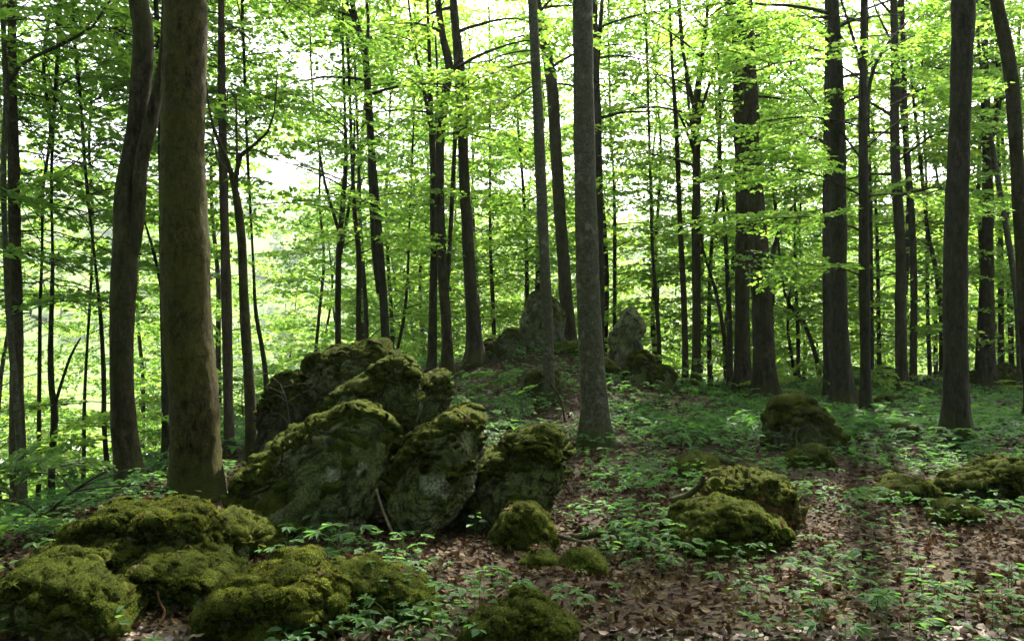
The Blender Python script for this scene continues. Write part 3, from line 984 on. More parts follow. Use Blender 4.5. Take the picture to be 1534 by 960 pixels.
# ------------------------------------------------------------------ trees traced from the photograph
def trunk_disp(seed, r0, zb, flare, amp):
    def fn(v, n):
        th = np.arctan2(n[:, 1], n[:, 0])
        h = np.clip(v[:, 2] - zb, 0, None)
        fl = flare * r0 * np.exp(-h / (1.0 * r0 + 0.14)) * (1 + 0.6 * np.cos(3 * th + seed) + 0.5 * np.cos(5 * th + 2 * seed)) * 1.35
        q = np.stack([v[:, 0], v[:, 1], v[:, 2] * 0.5], -1) + seed
        return fl + amp * (0.10 * r0 * fbm(q * 1.8, 2) + 0.05 * r0 * fbm(q * np.array([1, 1, 3.0]) * 9, 3))
    return fn


TREES = []


def tree(label, path, Y=None, H=20.0, bark='bark', forks=(), crown='none', z0=5.0, nl=20, ll=2.2, k=.5, leaf='leaf', sides=16, flare=.5,
         name='beech_tree', group=None, sprays=(), seed=None, hexa=False, amp=1.0, wander=.5, step=.22, top_r=.03, cat='tree', nsp=3, td=1, el=(20, 50), bough=1.0):
    """path: [(px, py, width px)] from the base upwards"""
    seed = seed if seed is not None else hash_s(label) % 991
    r = np.random.default_rng(seed)
    bx, by, bw = path[0]
    if Y is None:
        Y = hit(bx, by)
    base = P(bx, by, Y)
    zb = tz(base[0], Y)
    root = link(name, None, None, (base[0], Y, zb), label=label, category=cat, group=group)
    org = np.array([base[0], Y, zb])
    pts = [np.append(P(x, y, Y), w_ / F * Y / 2) for x, y, w_ in path]
    if pts[0][2] > zb - .05:
        p = pts[0].copy()
        p[2] = zb - 0.12
        if pts[0][2] - zb > 0.05:
            pts.insert(0, p)
        else:
            pts[0][2] = zb - .12
    # carry the trunk on above the picture
    last, prev = pts[-1], pts[-2]
    top_z = zb + H
    if top_z > last[2] + .5:
        sl = (last[:2] - prev[:2]) / max(last[2] - prev[2], .1)
        sl = np.clip(sl, -.12, .12)
        m = 4
        for j in range(1, m + 1):
            t = j / m
            zz = last[2] + (top_z - last[2]) * t
            xy = last[:2] + sl * (zz - last[2]) * (1 - .4 * t) + r.normal(size=2) * .08 * wander
            pts.append(np.array([xy[0], xy[1], zz, last[3] * (1 - t) ** .8 + top_r * t]))
    pts = np.array(pts)
    # slight real wandering in depth
    n = max(10, int((pts[-1, 2] - pts[0, 2]) / step))
    c = resample(pts, n)
    c[:, 1] += wander * .35 * perlin(np.stack([c[:, 2] * .18 + seed, np.full(n, 3.3), np.full(n, seed * .1)], -1)) * np.clip((c[:, 2] - zb) / 3, 0, 1)
    c[:, 3] = np.maximum(c[:, 3], .012)
    r0 = c[2, 3]
    g = Geo()
    g.add(*tube(c[:, :3] - org, c[:, 3], sides, True, trunk_disp(seed, r0, 0, flare, amp)))
    paths = [c]
    for fk in forks:
        fp = np.array([np.append(P(x, y, Y), w_ / F * Y / 2) for x, y, w_ in fk])
        ext = fp[-1] + (fp[-1] - fp[-2]) * (1.2 if fk[-1][1] <= 10 else .2)
        ext[3] = .012
        if fk[-1][1] <= 10:
            e2 = ext.copy()
            e2[2] += 2.5
            e2[:2] += r.normal(size=2) * .3
            fp[-1:, 3] = fp[-1:, 3]
            ext[3] = fp[-1, 3] * .7
            fp = np.concatenate([fp, ext[None], e2[None]])
        else:
            fp = np.concatenate([fp, ext[None]])
        nn = max(8, int(np.linalg.norm(fp[-1, :3] - fp[0, :3]) / .25))
        fc = resample(fp, nn)
        fc[:, 1] += r.uniform(-.5, .5) * np.linspace(0, 1, nn)
        # start inside the trunk
        kz = np.argmin(abs(c[:, 2] - fc[0, 2]))
        off = c[kz, 1] - fc[0, 1]
        fc[:, 1] += off
        fc[:, 3] = np.maximum(fc[:, 3], .01)
        g.add(*tube(fc[:, :3] - org, fc[:, 3], max(6, sides // 2), True, None if sides < 12 else (lambda v, nr: .06 * r0 * fbm(v * 3, 2))))
        paths.append(fc)
    link('trunk', g.mesh('trunk', M[bark], True), root)
    info = dict(root=root, org=org, c=c, paths=paths, Y=Y, r=r)
    TREES.append(info)
    cr = Crown(r, k, hexa, td)
    cr.org = org
    if crown in ('young', 'mid', 'high'):
        nz = nl
        for i in range(nz):
            t = (i + r.random()) / nz
            z = z0 + zb + (H - z0 - .3) * t ** 1.0
            if crown != 'high' and z > CZ + HY / F * Y + 1.5 and r.random() < .6:
                continue
            src = paths[0] if len(paths) == 1 or r.random() < .55 else paths[r.integers(len(paths))]
            if z > src[-1, 2] or z < src[0, 2]:
                src = paths[0]
            p0 = np.array([np.interp(z, src[:, 2], src[:, cc]) for cc in range(3)])
            rr_ = float(np.interp(z, src[:, 2], src[:, 3]))
            az = i * 2.39996 + r.normal() * .5
            prof = math.sin(math.pi * (.22 + .72 * t)) ** .7
            ln = ll * prof * r.uniform(.6, 1.2)
            e = R(r.uniform(*el)) * (.6 + .8 * t)
            cr.limb(p0 - org, az, e, ln, min(rr_ * .5, .05) if crown != 'young' else min(rr_ * .45, .02), nsp, r.uniform(.8, 1.15))
    for (x0, y0, x1, y1, dy, ns) in sprays:                      # single boughs seen in the photograph
        a = P(x0, y0, Y)
        kz = np.argmin(abs(c[:, 2] - a[2]))
        a = c[kz, :3] if abs(c[kz, 0] - a[0]) < .5 else a
        b = P(x1, y1, Y + dy)
        v = b - a
        L = np.linalg.norm(v)
        nseg = 9
        t = np.linspace(0, 1, nseg)[:, None]
        pts_ = a + v * t + np.array([0, 0, .12 * L]) * (4 * t * (1 - t)) * .5 + r.normal(size=(nseg, 3)) * .02 * t
        cr.wood.add(*tube(pts_ - org, np.linspace(.022, .006, nseg) * min(1, bough ** 1.5), 5, False))
        for j in range(ns):
            q = .25 + .75 * (j + .5) / ns
            o = np.array([np.interp(q, t[:, 0], pts_[:, cc]) for cc in range(3)])
            a2 = math.atan2(v[1], v[0]) + (0 if j == ns - 1 else (1 if j % 2 else -1) * r.uniform(.45, 1.1))
            cr.spray(o - org, (math.cos(a2), math.sin(a2), np.clip(v[2] / L, -.4, .2) * .6), r.uniform(.7, 1.05) * bough)
    cr.done(root, M[leaf], M[bark])
    info['n'] = leafcount(cr)
    return root


# -- the large near trunks
tree('thickest trunk, olive brown old beech with warty bark along its bright edge', [(297, 778, 80), (295, 745, 73), (290, 600, 71), (281, 500, 71), (278, 400, 72), (274, 250, 64), (277, 130, 60), (279, 0, 61)], 8.0, 24, 'bark_old', crown='high', z0=9, nl=10, ll=4, k=.22, sides=56, step=.06, flare=.16, amp=.9, wander=.2)
tree('olive twin stemmed beech whose two stems fuse at chest height of the thickest trunk', [(196, 758, 40), (192, 700, 36), (186, 637, 35), (184, 540, 33), (185, 480, 34), (189, 380, 37), (186, 300, 29), (201, 190, 25), (210, 110, 27), (213, 50, 27), (207, 0, 26)], 9.4, 22, 'bark', forks=[[(191, 400, 22), (202, 365, 22), (209, 325, 20), (214, 250, 20), (232, 175, 19), (243, 120, 12), (250, 60, 9), (252, 0, 8)]], crown='high', z0=8, nl=9, ll=3.5, k=.22, sides=28, step=.1, flare=.2)
tree('smooth grey beech trunk with flared foot rising in the middle of the scene', [(890, 668, 46), (889, 640, 40), (889, 600, 38), (884, 500, 37), (880, 400, 35), (876, 250, 33), (874, 100, 30), (873, 0, 31)], None, 25, 'bark_grey', crown='high', z0=9.5, nl=11, ll=4.2, k=.22, sides=40, step=.08, flare=.24, amp=.5, wander=.2)
tree('thick dark trunk leaning slightly outward beside the sunlit leaf patch', [(1437, 668, 44), (1433, 630, 36), (1431, 540, 33), (1430, 417, 33), (1434, 260, 31), (1439, 130, 30), (1443, 0, 31)], None, 24, 'bark_dark', crown='high', z0=8.5, nl=11, ll=4.2, k=.22, sides=32, step=.1, flare=.45, wander=.2)
tree('leaning grey brown trunk cut by the frame edge beyond the thick dark trunk', [(1552, 700, 23), (1545, 560, 21), (1536, 370, 20), (1527, 260, 19), (1514, 104, 19), (1492, 0, 17)], 15, 22, 'bark', crown='high', z0=9.5, nl=14, ll=3.6, k=.25, sides=24)
# -- trunks on and round the mound
tree('slender grey trunk rising from the old dark stump on the mound', [(823, 600, 22), (822, 560, 17), (820, 480, 16), (813, 330, 16), (805, 150, 15), (797, 0, 14)], None, 22, 'bark_grey', crown='high', z0=8.5, nl=18, ll=3, k=.4, sides=20, sprays=[(803, 95, 672, 150, -1.2, 7), (803, 80, 700, 105, .8, 6), (804, 130, 735, 185, -.6, 4)])
tree('bowed trunk just beyond the tallest standing rock', [(855, 525, 21), (847, 430, 19), (841, 350, 18), (833, 230, 18), (826, 120, 17), (815, 60, 15), (804, 0, 14)], 22.5, 23, 'bark', crown='mid', z0=8, nl=26, ll=3.2, k=.45, sides=18)
tree('straight dark trunk half hidden behind the smooth grey beech', [(900, 560, 12), (900, 450, 11), (898, 300, 11), (896, 170, 11), (893, 90, 9)], 23.5, 21, 'bark_dark', forks=[[(894, 110, 7), (899, 50, 7), (903, 0, 6)]], crown='mid', z0=7, nl=24, ll=3, k=.45, sides=12)
tree('stout trunk with a slight double bend between the heap and the mound rocks', [(711, 525, 23), (706, 440, 19), (699, 330, 17), (694, 240, 16), (692, 150, 17), (687, 85, 15), (679, 0, 12)], 19.5, 23, 'bark', crown='mid', z0=8, nl=24, ll=3.2, k=.45, sides=18)
tree('kinked trunk that bends sharply high up, standing behind the tall knobbed boulder', [(671, 560, 17), (668, 480, 16), (662, 400, 16), (658, 300, 15), (659, 220, 14), (664, 165, 13), (673, 100, 12), (664, 60, 11), (656, 0, 9)], None, 21, 'bark', forks=[[(664, 200, 6), (672, 120, 6), (690, 90, 5)], [(669, 440, 6), (676, 300, 7), (680, 200, 6), (684, 120, 4)]], crown='mid', z0=7, nl=24, ll=3, k=.45, sides=16)
tree('straight trunk branching high into several thin stems, next to the kinked trunk', [(647, 560, 13), (648, 480, 13), (650, 380, 11), (649, 250, 10), (645, 165, 8), (643, 80, 6), (640, 0, 4)], None, 19, 'bark', forks=[[(647, 200, 6), (632, 120, 5), (620, 60, 4), (612, 0, 3)], [(649, 230, 5), (655, 140, 4), (652, 60, 3)]], crown='mid', z0=5.5, nl=26, ll=2.8, k=.5, sides=14)
tree('sinuous dark trunk rising behind the highest boulder', [(579, 560, 14), (576, 480, 13), (571, 400, 12), (564, 310, 12), (557, 230, 11), (552, 150, 11), (546, 75, 10), (534, 35, 9), (528, 0, 8)], 17, 20, 'bark_dark', forks=[[(547, 90, 5), (552, 40, 5), (549, 0, 4)], [(567, 440, 6), (560, 380, 7), (556, 300, 7), (552, 240, 5)]], crown='mid', z0=6, nl=26, ll=3, k=.5, sides=14)
tree('thin forked beech splitting into a fan of stems above the dark slab', [(507, 560, 9), (506, 480, 9), (508, 380, 9), (514, 310, 8), (519, 240, 6), (517, 170, 4)], 18, 14, 'bark', forks=[[(509, 390, 5), (522, 330, 5), (533, 270, 4), (537, 200, 3)], [(509, 350, 5), (496, 310, 5), (484, 270, 4), (474, 220, 3)]], crown='young', z0=3, nl=24, ll=2.2, k=.6, sides=10)
tree('thin upright beech standing between the fan of stems and the sinuous trunk', [(537, 560, 9), (537, 470, 8), (538, 380, 8), (532, 320, 7), (528, 250, 5)], 19, 13, 'bark', crown='young', z0=3, nl=22, ll=2.2, k=.6, sides=8)
# -- pair and twins beyond the mound
tree('paired trunk nearer the mound, thin and perfectly straight', [(1027, 585, 10), (1025, 450, 9), (1019, 330, 8), (1013, 200, 7), (1006, 100, 5)], 23.5, 19, 'bark', crown='young', z0=4.5, nl=26, ll=2.6, k=.5, sides=10)
tree('straight trunk forking into a cup of limbs high above the pair', [(1043, 585, 14), (1043, 480, 13), (1043, 350, 13), (1044, 220, 11), (1043, 165, 11), (1050, 100, 8), (1058, 40, 6), (1060, 0, 5)], 23, 21, 'bark', forks=[[(1043, 175, 7), (1034, 130, 6), (1024, 70, 5), (1018, 0, 4)], [(1044, 200, 6), (1060, 140, 5), (1080, 90, 4)], [(1041, 230, 5), (1026, 195, 4), (1012, 170, 3)]], crown='mid', z0=5.5, nl=28, ll=3, k=.5, sides=14)
tree('first of two close thick trunks, the one forked like a Y at the top', [(1114, 597, 26), (1112, 500, 22), (1111, 380, 21), (1110, 260, 19), (1108, 150, 20), (1107, 60, 19), (1112, 0, 15)], 22.5, 25, 'bark', forks=[[(1107, 70, 13), (1097, 30, 11), (1088, 0, 10)]], crown='mid', z0=8, nl=24, ll=3.5, k=.4, sides=20)
tree('second of two close thick trunks, broader and nearer with a wide foot', [(1147, 604, 34), (1143, 520, 31), (1139, 430, 30), (1133, 330, 26), (1128, 230, 22), (1122, 120, 20), (1118, 0, 18)], None, 25, 'bark', crown='mid', z0=9, nl=22, ll=3.5, k=.4, sides=22, forks=[[(1142, 470, 7), (1158, 370, 7), (1172, 330, 5), (1185, 310, 4)]])
tree('slim dark trunk pressed close behind the broad dark trunk with flared foot', [(1241, 600, 14), (1240, 450, 13), (1239, 300, 12), (1238, 150, 11), (1238, 0, 9)], 21, 21, 'bark_dark', crown='mid', z0=6, nl=24, ll=3, k=.45, sides=12)
tree('broad dark trunk with flared foot beyond the rugged boulder', [(1265, 616, 30), (1261, 560, 26), (1257, 450, 24), (1256, 330, 23), (1254, 200, 21), (1250, 80, 19), (1246, 0, 17)], None, 24, 'bark_dark', crown='mid', z0=8, nl=22, ll=3.4, k=.4, sides=20, flare=.7)
tree('slim leafy trunk whose flat boughs screen the thick trunks beside it', [(1297, 632, 17), (1297, 560, 15), (1297, 440, 15), (1295, 320, 14), (1293, 200, 13), (1293, 100, 11), (1293, 0, 8)], None, 16, 'bark_dark', forks=[[(1294, 190, 7), (1310, 110, 6), (1330, 70, 5), (1365, 30, 4)], [(1293, 120, 6), (1278, 60, 5), (1262, 10, 3)]], crown='young', z0=5.5, nl=30, ll=2.6, k=.8, sides=14, td=1,
     sprays=[(1295, 250, 1150, 90, -1.0, 7), (1295, 200, 1110, 190, -1.5, 8), (1295, 300, 1130, 245, -.6, 7), (1296, 340, 1150, 330, -1.2, 6), (1294, 120, 1130, 40, .5, 7), (1294, 80, 1190, 15, -1, 6), (1295, 220, 1400, 150, -.5, 6), (1296, 300, 1390, 300, -1, 5), (1294, 100, 1410, 40, .6, 6), (1296, 420, 1220, 400, -.8, 4)])
tree('grey brown straight trunk on the far rim, first behind the slim leafy trunk', [(1351, 585, 17), (1349, 480, 16), (1346, 350, 15), (1341, 230, 14), (1339, 120, 12), (1337, 0, 10)], 23.5, 22, 'bark', crown='mid', z0=5.5, nl=28, ll=3, k=.5, sides=14)
tree('narrow trunk with a gentle S curve on the far rim beside the grey brown one', [(1369, 585, 11), (1367, 450, 10), (1364, 330, 10), (1358, 220, 9), (1356, 110, 7)], 24.5, 19, 'bark', crown='young', z0=4.5, nl=26, ll=2.6, k=.5, sides=10)
tree('brown trunk with a hooked side limb beyond the thick dark trunk', [(1478, 560, 22), (1479, 450, 19), (1480, 330, 16), (1478, 200, 13), (1475, 10, 9)], 25, 22, 'bark', forks=[[(1484, 260, 9), (1486, 210, 9), (1496, 180, 8), (1504, 140, 7), (1505, 60, 5)]], crown='mid', z0=7, nl=26, ll=3, k=.45, sides=16)
tree('thin grey leaning trunk in front of the largest far rim rock', [(1530, 590, 9), (1522, 440, 8), (1510, 350, 8), (1494, 250, 7), (1480, 160, 5)], 24, 17, 'bark_grey', crown='young', z0=5, nl=24, ll=2.6, k=.5, sides=10)
# -- valley side
tree('straight spruce trunk with bare dead twigs right beside the thickest trunk', [(345, 716, 17), (342, 600, 15), (340, 460, 15), (336, 330, 13), (333, 200, 12), (331, 0, 9)], 12.4, 21, 'bark_conifer', sides=14, flare=.2, name='spruce_tree', wander=.1)
tree('grey green beech that forks into a wide V below the bright gap in the leaves', [(378, 705, 19), (374, 600, 16), (366, 470, 14), (361, 350, 13), (352, 285, 11), (340, 240, 7), (322, 200, 5), (310, 150, 3)], None, 16, 'bark', forks=[[(352, 290, 8), (358, 245, 7), (372, 225, 5), (398, 212, 4), (415, 180, 3), (422, 130, 2)], [(353, 280, 5), (338, 255, 5), (316, 235, 4), (300, 200, 3)], [(356, 262, 5), (350, 210, 4), (345, 150, 3)]], crown='young', z0=5.5, nl=22, ll=2.4, k=.6, sides=14)
tree('thin dark stem standing behind the gap between twin stemmed and thickest trunk', [(251, 760, 14), (249, 600, 12), (247, 470, 11), (244, 350, 9), (242, 260, 7)], 13, 14, 'bark_dark', crown='young', z0=5, nl=20, ll=2.2, k=.5, sides=10, forks=[[(247, 450, 5), (232, 380, 5), (220, 340, 3)]])
tree('dark spruce trunk with drooping lichen grey branches next to the frame edge', [(30, 815, 27), (28, 760, 24), (26, 640, 21), (24, 500, 19), (21, 300, 16), (19, 150, 13), (18, 0, 11)], 12.2, 20, 'bark_conifer', sides=16, flare=.25, name='spruce_tree', wander=.1)
tree('thin pale stem curving across in front of the dark spruce', [(36, 800, 11), (30, 690, 10), (24, 600, 10), (16, 520, 9), (8, 400, 8), (3, 250, 8), (6, 150, 8), (2, 80, 7)], 11.2, 11, 'bark_grey', forks=[[(8, 125, 7), (30, 95, 6), (75, 75, 6), (110, 60, 5), (145, 40, 4), (165, 10, 3)]], crown='young', z0=6.5, nl=10, ll=1.8, k=.8, sides=12)
tree('slim straight young beech beside the knotty stem on the valley slope', [(57, 810, 8), (57, 700, 7), (56, 560, 6), (57, 460, 5), (60, 380, 4)], 14, 9, 'bark', crown='young', z0=3.5, nl=22, ll=2.0, k=.7, leaf='leaf_cool', sides=8)
tree('knotty crooked stem with a V shaped fork on the valley slope', [(75, 815, 11), (77, 710, 10), (80, 640, 10), (81, 612, 10), (76, 580, 9), (75, 520, 8), (78, 450, 6), (80, 380, 4)], 13, 9.5, 'bark_dark', forks=[[(80, 610, 6), (95, 570, 5), (112, 530, 4), (125, 510, 3)]], crown='young', z0=4, nl=20, ll=2.0, k=.7, leaf='leaf_cool', sides=10)
tree('wavy thin dark stem just beside the foot of the twin stemmed beech', [(163, 780, 8), (162, 720, 7), (157, 640, 7), (156, 560, 7), (149, 470, 6), (140, 400, 4)], 13.5, 9.5, 'bark_dark', crown='young', z0=3.5, nl=22, ll=2.0, k=.7, sides=8)
tree('greenish thin stem between the knotty and the wavy stem', [(124, 770, 6), (126, 680, 6), (127, 590, 5), (130, 510, 4)], 17, 9, 'bark', crown='young', z0=3.5, nl=22, ll=2.2, k=.6, sides=8)
tree('slender stem rising out of the rock heap edge behind the dark upright slab', [(400, 640, 8), (399, 570, 8), (393, 520, 7), (384, 470, 6), (380, 400, 4)], 15, 11, 'bark_dark', crown='young', z0=4, nl=20, ll=2.2, k=.6, sides=8)
# -- thin trees beyond the mound that can be told apart
thin = [
    ('thin dark stem behind the gap between slender grey trunk and stout trunk', [(790, 480, 7), (789, 400, 6), (785, 300, 5), (777, 200, 4)], 30),
    ('thin stem with one bent side branch beyond the pale pinnacle', [(921, 520, 6), (921, 440, 6), (921, 330, 5), (919, 260, 4)], 28),
    ('crooked stem with long arching side branches beside the stepped mossy rock', [(989, 580, 7), (987, 510, 7), (984, 460, 6), (978, 380, 5), (975, 300, 4)], 26),
    ('dark thin stem standing just before the twin thick trunks', [(1094, 590, 9), (1093, 500, 8), (1090, 400, 7), (1086, 330, 5)], 26),
    ('sloping thin stem that meets the dark thin stem low down', [(1091, 560, 6), (1083, 490, 6), (1070, 430, 5), (1052, 370, 4)], 25.6),
    ('curved thin stem arching between broad twin trunk and rugged boulder', [(1233, 600, 8), (1224, 540, 7), (1208, 490, 6), (1190, 465, 5), (1176, 440, 4)], 27),
    ('thin upright stem seen beside the broad twin trunk over the rugged boulder', [(1196, 580, 6), (1196, 500, 6), (1193, 430, 5), (1190, 350, 4)], 29),
    ('straight mid brown stem close behind the slim leafy trunk', [(1303, 580, 12), (1303, 450, 11), (1302, 330, 9), (1300, 220, 7)], 26),
    ('slim stem between slim leafy trunk and grey brown trunk on the rim', [(1318, 565, 7), (1316, 450, 6), (1312, 340, 5), (1308, 250, 4)], 30),
    ('lone thin dark stem in the pale blue gap before the thick dark trunk', [(1393, 565, 6), (1390, 470, 6), (1388, 380, 5), (1386, 300, 4)], 29),
    ('forking grey stem directly behind the thick dark trunk', [(1412, 570, 10), (1410, 480, 9), (1402, 410, 8), (1390, 350, 6)], 27),
    ('dark stem between brown hooked trunk and leaning frame edge trunk', [(1500, 555, 9), (1499, 450, 8), (1497, 340, 7), (1494, 250, 5)], 29),
    ('thin stem over the highest boulder next to the sinuous trunk', [(549, 545, 8), (549, 470, 7), (545, 400, 6), (541, 330, 4)], 24),
    ('leaning twig thin stem between sinuous trunk and straight branching trunk', [(590, 550, 5), (604, 480, 5), (610, 420, 4), (612, 360, 3)], 26),
    ('thin stem in the light gap beyond the kinked trunk', [(741, 530, 6), (738, 450, 6), (735, 380, 5), (734, 300, 4)], 30),
    ('slim trunk seen beside the stout trunk over the low mound rocks', [(805, 470, 9), (806, 400, 8), (808, 300, 7), (812, 200, 6)], 31),
    ('pale green stem rising before the distant pale crown', [(470, 560, 5), (478, 470, 5), (486, 390, 4), (480, 310, 3)], 27),
    ('dark stem at the frame edge behind the leaning trunk', [(1516, 570, 8), (1513, 470, 8), (1512, 370, 7), (1506, 270, 5)], 31),
]
for i, (lb, pth, Yt) in enumerate(thin):
    tree(lb, pth, Yt, 12 + (i * 37 % 5), 'bark' if i % 3 else 'bark_dark', crown='young', z0=2.2 if i % 2 else 3.2, nl=26, ll=2.6, k=.38, sides=8, step=.4, td=0)

# ------------------------------------------------------------------ slender background beeches (alike)
bgdefs = []
protos = []
for v in range(5):
    r = np.random.default_rng(900 + v)
    H = 13 + v
    n = 22
    z = np.linspace(-.2, H, n)
    rad = np.linspace(.075 + .012 * v, .02, n)
    xy = np.stack([perlin(np.stack([z * .2 + v * 7, z * 0 + a, z * 0], -1)) * .5 for a in (1.3, 5.7)], -1)
    xy -= xy[0]
    pts = np.concatenate([xy, z[:, None]], 1)
    tv, tf = tube(pts, rad, 7)
    g = Geo()
    g.add(tv, tf)
    cr = Crown(r, .28, False, 0)
    nl = 30
    for i in range(nl):
        t = (i + r.random()) / nl
        zz = .7 + (H - 1.3) * t ** 1.25
        p0 = np.array([np.interp(zz, z, pts[:, c]) for c in range(3)])
        cr.limb(p0, i * 2.4 + r.normal() * .4, R(r.uniform(12, 45)), 2.8 * math.sin(math.pi * (.25 + .68 * t)) ** .7 * r.uniform(.6, 1.2), .02, 4, r.uniform(.9, 1.2))
    protos.append((g.mesh('trunk', M['bark'], True), cr))
meshes = []
for tr, cr in protos:
    holder = bpy.data.objects.new('tmp', None)
    objs = cr.done(holder, M['leaf'], M['bark'])
    meshes.append((tr, objs[0].data, objs[1].data))
    for o in objs:
        bpy.data.objects.remove(o)
    bpy.data.objects.remove(holder)
r = np.random.default_rng(77)
cnt = 0
tries = 0
placed = []
while cnt < 44 and tries < 3000:
    tries += 1
    Yb = r.uniform(27, 46)
    px = r.uniform(-60, 1600)
    x = (px - CX) / F * Yb
    if 40 < px < 160 or 350 < px < 480 and r.random() < .85:
        continue
    if any((x - a) ** 2 + (Yb - b) ** 2 < 6 for a, b in placed):
        continue
    placed.append((x, Yb))
    me = meshes[cnt % 5]
    s = r.uniform(.85, 1.25)
    root = link('beech_tree', None, None, (x, Yb, tz(x, Yb)), label='slender background beech among many alike, thin stem lost in bright green leaves', category='tree', group='slender beeches in the wood behind')
    root.rotation_euler = (0, 0, r.uniform(0, 6.28))
    root.scale = (s, s, s)
    for nm, m_, kd in (('trunk', me[0], None), ('branches', me[1], 'stuff'), ('foliage', me[2], 'stuff')):
        link(nm, m_, root, kind=kd)
    cnt += 1

# ------------------------------------------------------------------ far wood: one mass
def wood_mass(name, spots, leafsize, nleaf, hgt, seed, leafmat, rad=3.2, z0=.06, trunk_r=.16):
    r = np.random.default_rng(seed)
    g = Geo()
    P_, D_, N_, L_ = [], [], [], []
    for (x, y) in spots:
        zb = tz(x, y)
        H = hgt * r.uniform(.75, 1.2)
        pts = np.array([[x, y, zb - .3], [x + r.normal() * .3, y, zb + H * .5], [x + r.normal() * .5, y, zb + H]])
        g.add(*tube(resample(pts, 6), np.linspace(trunk_r, .03, 6), 5, False))
        nc = 46
        cz = z0 * H + (1 - z0) * H * r.random(nc) ** .9
        a = r.uniform(0, 6.28, nc)
        rr = rad * np.sin(np.pi * np.clip(.2 + .75 * cz / H, 0, 1)) ** .7 * np.sqrt(r.random(nc))
        cc = np.stack([x + rr * np.cos(a), y + rr * np.sin(a), zb + cz], -1)
        k = r.integers(0, nc, nleaf)
        pp = cc[k] + r.normal(size=(nleaf, 3)) * np.array([.75, .75, .16])
        aa = r.uniform(0, 6.28, nleaf)
        d = np.stack([np.cos(aa), np.sin(aa), r.normal(size=nleaf) * .25 - .1], -1)
        d /= np.linalg.norm(d, axis=1)[:, None]
        nn = np.array([0, 0, 1.0]) + r.normal(size=(nleaf, 3)) * .45
        nn -= d * (nn * d).sum(1)[:, None]
        nn /= np.linalg.norm(nn, axis=1)[:, None]
        P_.append(pp); D_.append(d); N_.append(nn); L_.append(leafsize * r.uniform(.6, 1.3, nleaf))
    lv, lf = leaf_geo(np.concatenate(P_), np.concatenate(D_), np.concatenate(N_), np.concatenate(L_))
    wv = np.concatenate(g.v)
    wf = np.concatenate(g.f[4])
    me = mesh_np(name, np.concatenate([wv, lv]), [wf, lf + len(wv)], [M['bark'], leafmat], False, np.concatenate([np.zeros(len(wf), int), np.ones(len(lf), int)]))
    return link(name, me, None, kind='stuff')


r = np.random.default_rng(5)
spots = []
while len(spots) < 92:
    y = r.uniform(44, 85)
    px = r.uniform(-150, 1700)
    if 360 < px < 470 and r.random() < .85:
        continue
    if 50 < px < 150 or px < 330 and r.random() < .55:
        continue
    spots.append(((px - CX) / F * y, y))
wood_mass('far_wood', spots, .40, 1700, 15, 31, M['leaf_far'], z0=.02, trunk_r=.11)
spots = []
while len(spots) < 260:
    y = r.uniform(250, 640)
    px = r.uniform(-300, 1850)
    spots.append(((px - CX) / F * y, y))
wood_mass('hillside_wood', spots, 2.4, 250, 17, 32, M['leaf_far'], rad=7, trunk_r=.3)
# unseen wood beside and behind the viewer, added and thickened to block light
spots = []
while len(spots) < 64:
    x, y = r.uniform(-24, 24), r.uniform(-22, 7)
    if y > -6 and abs(x) < 0.66 * max(y, 0) + 6.5:
        continue
    if math.hypot(x, y) < 6.5:
        continue
    spots.append((x, y))
wood_mass('surrounding_wood', spots, .50, 1050, 17, 33, M['leaf_cool'], rad=4.4, z0=.03, trunk_r=.22)


# ------------------------------------------------------------------ dead leaves on the ground
all_v, all_f, n0 = [], [], 0
all_m = []
for wv_, f_, m_ in ROCK_BVH:
    all_v.append(wv_); all_f.append(f_ + n0); n0 += len(wv_)
RV, RF = np.concatenate(all_v), np.concatenate(all_f)
BV = BVHTree.FromPolygons(RV.tolist(), RF.tolist())


def sample_ground(y0, y1, dens, margin=.6):
    A = .66 * (y1 ** 2 - y0 ** 2) + 2 * margin * (y1 - y0)
    n = int(A * dens)
    y = np.sqrt(rng.uniform(y0 ** 2, y1 ** 2, n))
    x = rng.uniform(-1, 1, n) * (.65 * y + margin)
    return x, y


def ground_normal(x, y):
    e = .05
    dx = (terrain(x + e, y) - terrain(x - e, y)) / (2 * e)
    dy = (terrain(x, y + e) - terrain(x, y - e)) / (2 * e)
    n = np.stack([-dx, -dy, np.ones_like(dx)], -1)
    return n / np.linalg.norm(n, axis=1)[:, None]


def herb_density(x, y):
    p = np.stack([x, y, np.zeros_like(x)], -1)
    d = .37 + 1.2 * fbm(p * .6 + 40, 3)
    d += .30 * sstep(1.0, 3.0, x) * sstep(6, 9, y)
    d += .25 * sstep(9, 13, y)
    d += .35 * np.exp(-((x - 5.5) / 2.6) ** 2 - ((y - 13) / 3) ** 2)
    d += .3 * np.exp(-((x - 1.4) / .6) ** 2 - ((y - 6.6) / 1.5) ** 2)
    d -= .9 * np.exp(-((x - .25) / 1.0) ** 2 - ((y - 6.1) / 1.0) ** 2)
    d -= .8 * np.exp(-((x - 3.1) / 1.0) ** 2 - ((y - 17.5) / 2.6) ** 2)
    d -= .6 * np.exp(-((x - 3.5) / .7) ** 2 - ((y - 8.5) / 1.6) ** 2)
    d -= .7 * np.exp(-((x - 6.0) / .7) ** 2 - ((y - 12.2) / 1.0) ** 2)
    d -= .5 * np.exp(-((x - .2) / 1.5) ** 2 - ((y - 15) / 1.4) ** 2)
    return np.clip(d, 0.02, 1.1)


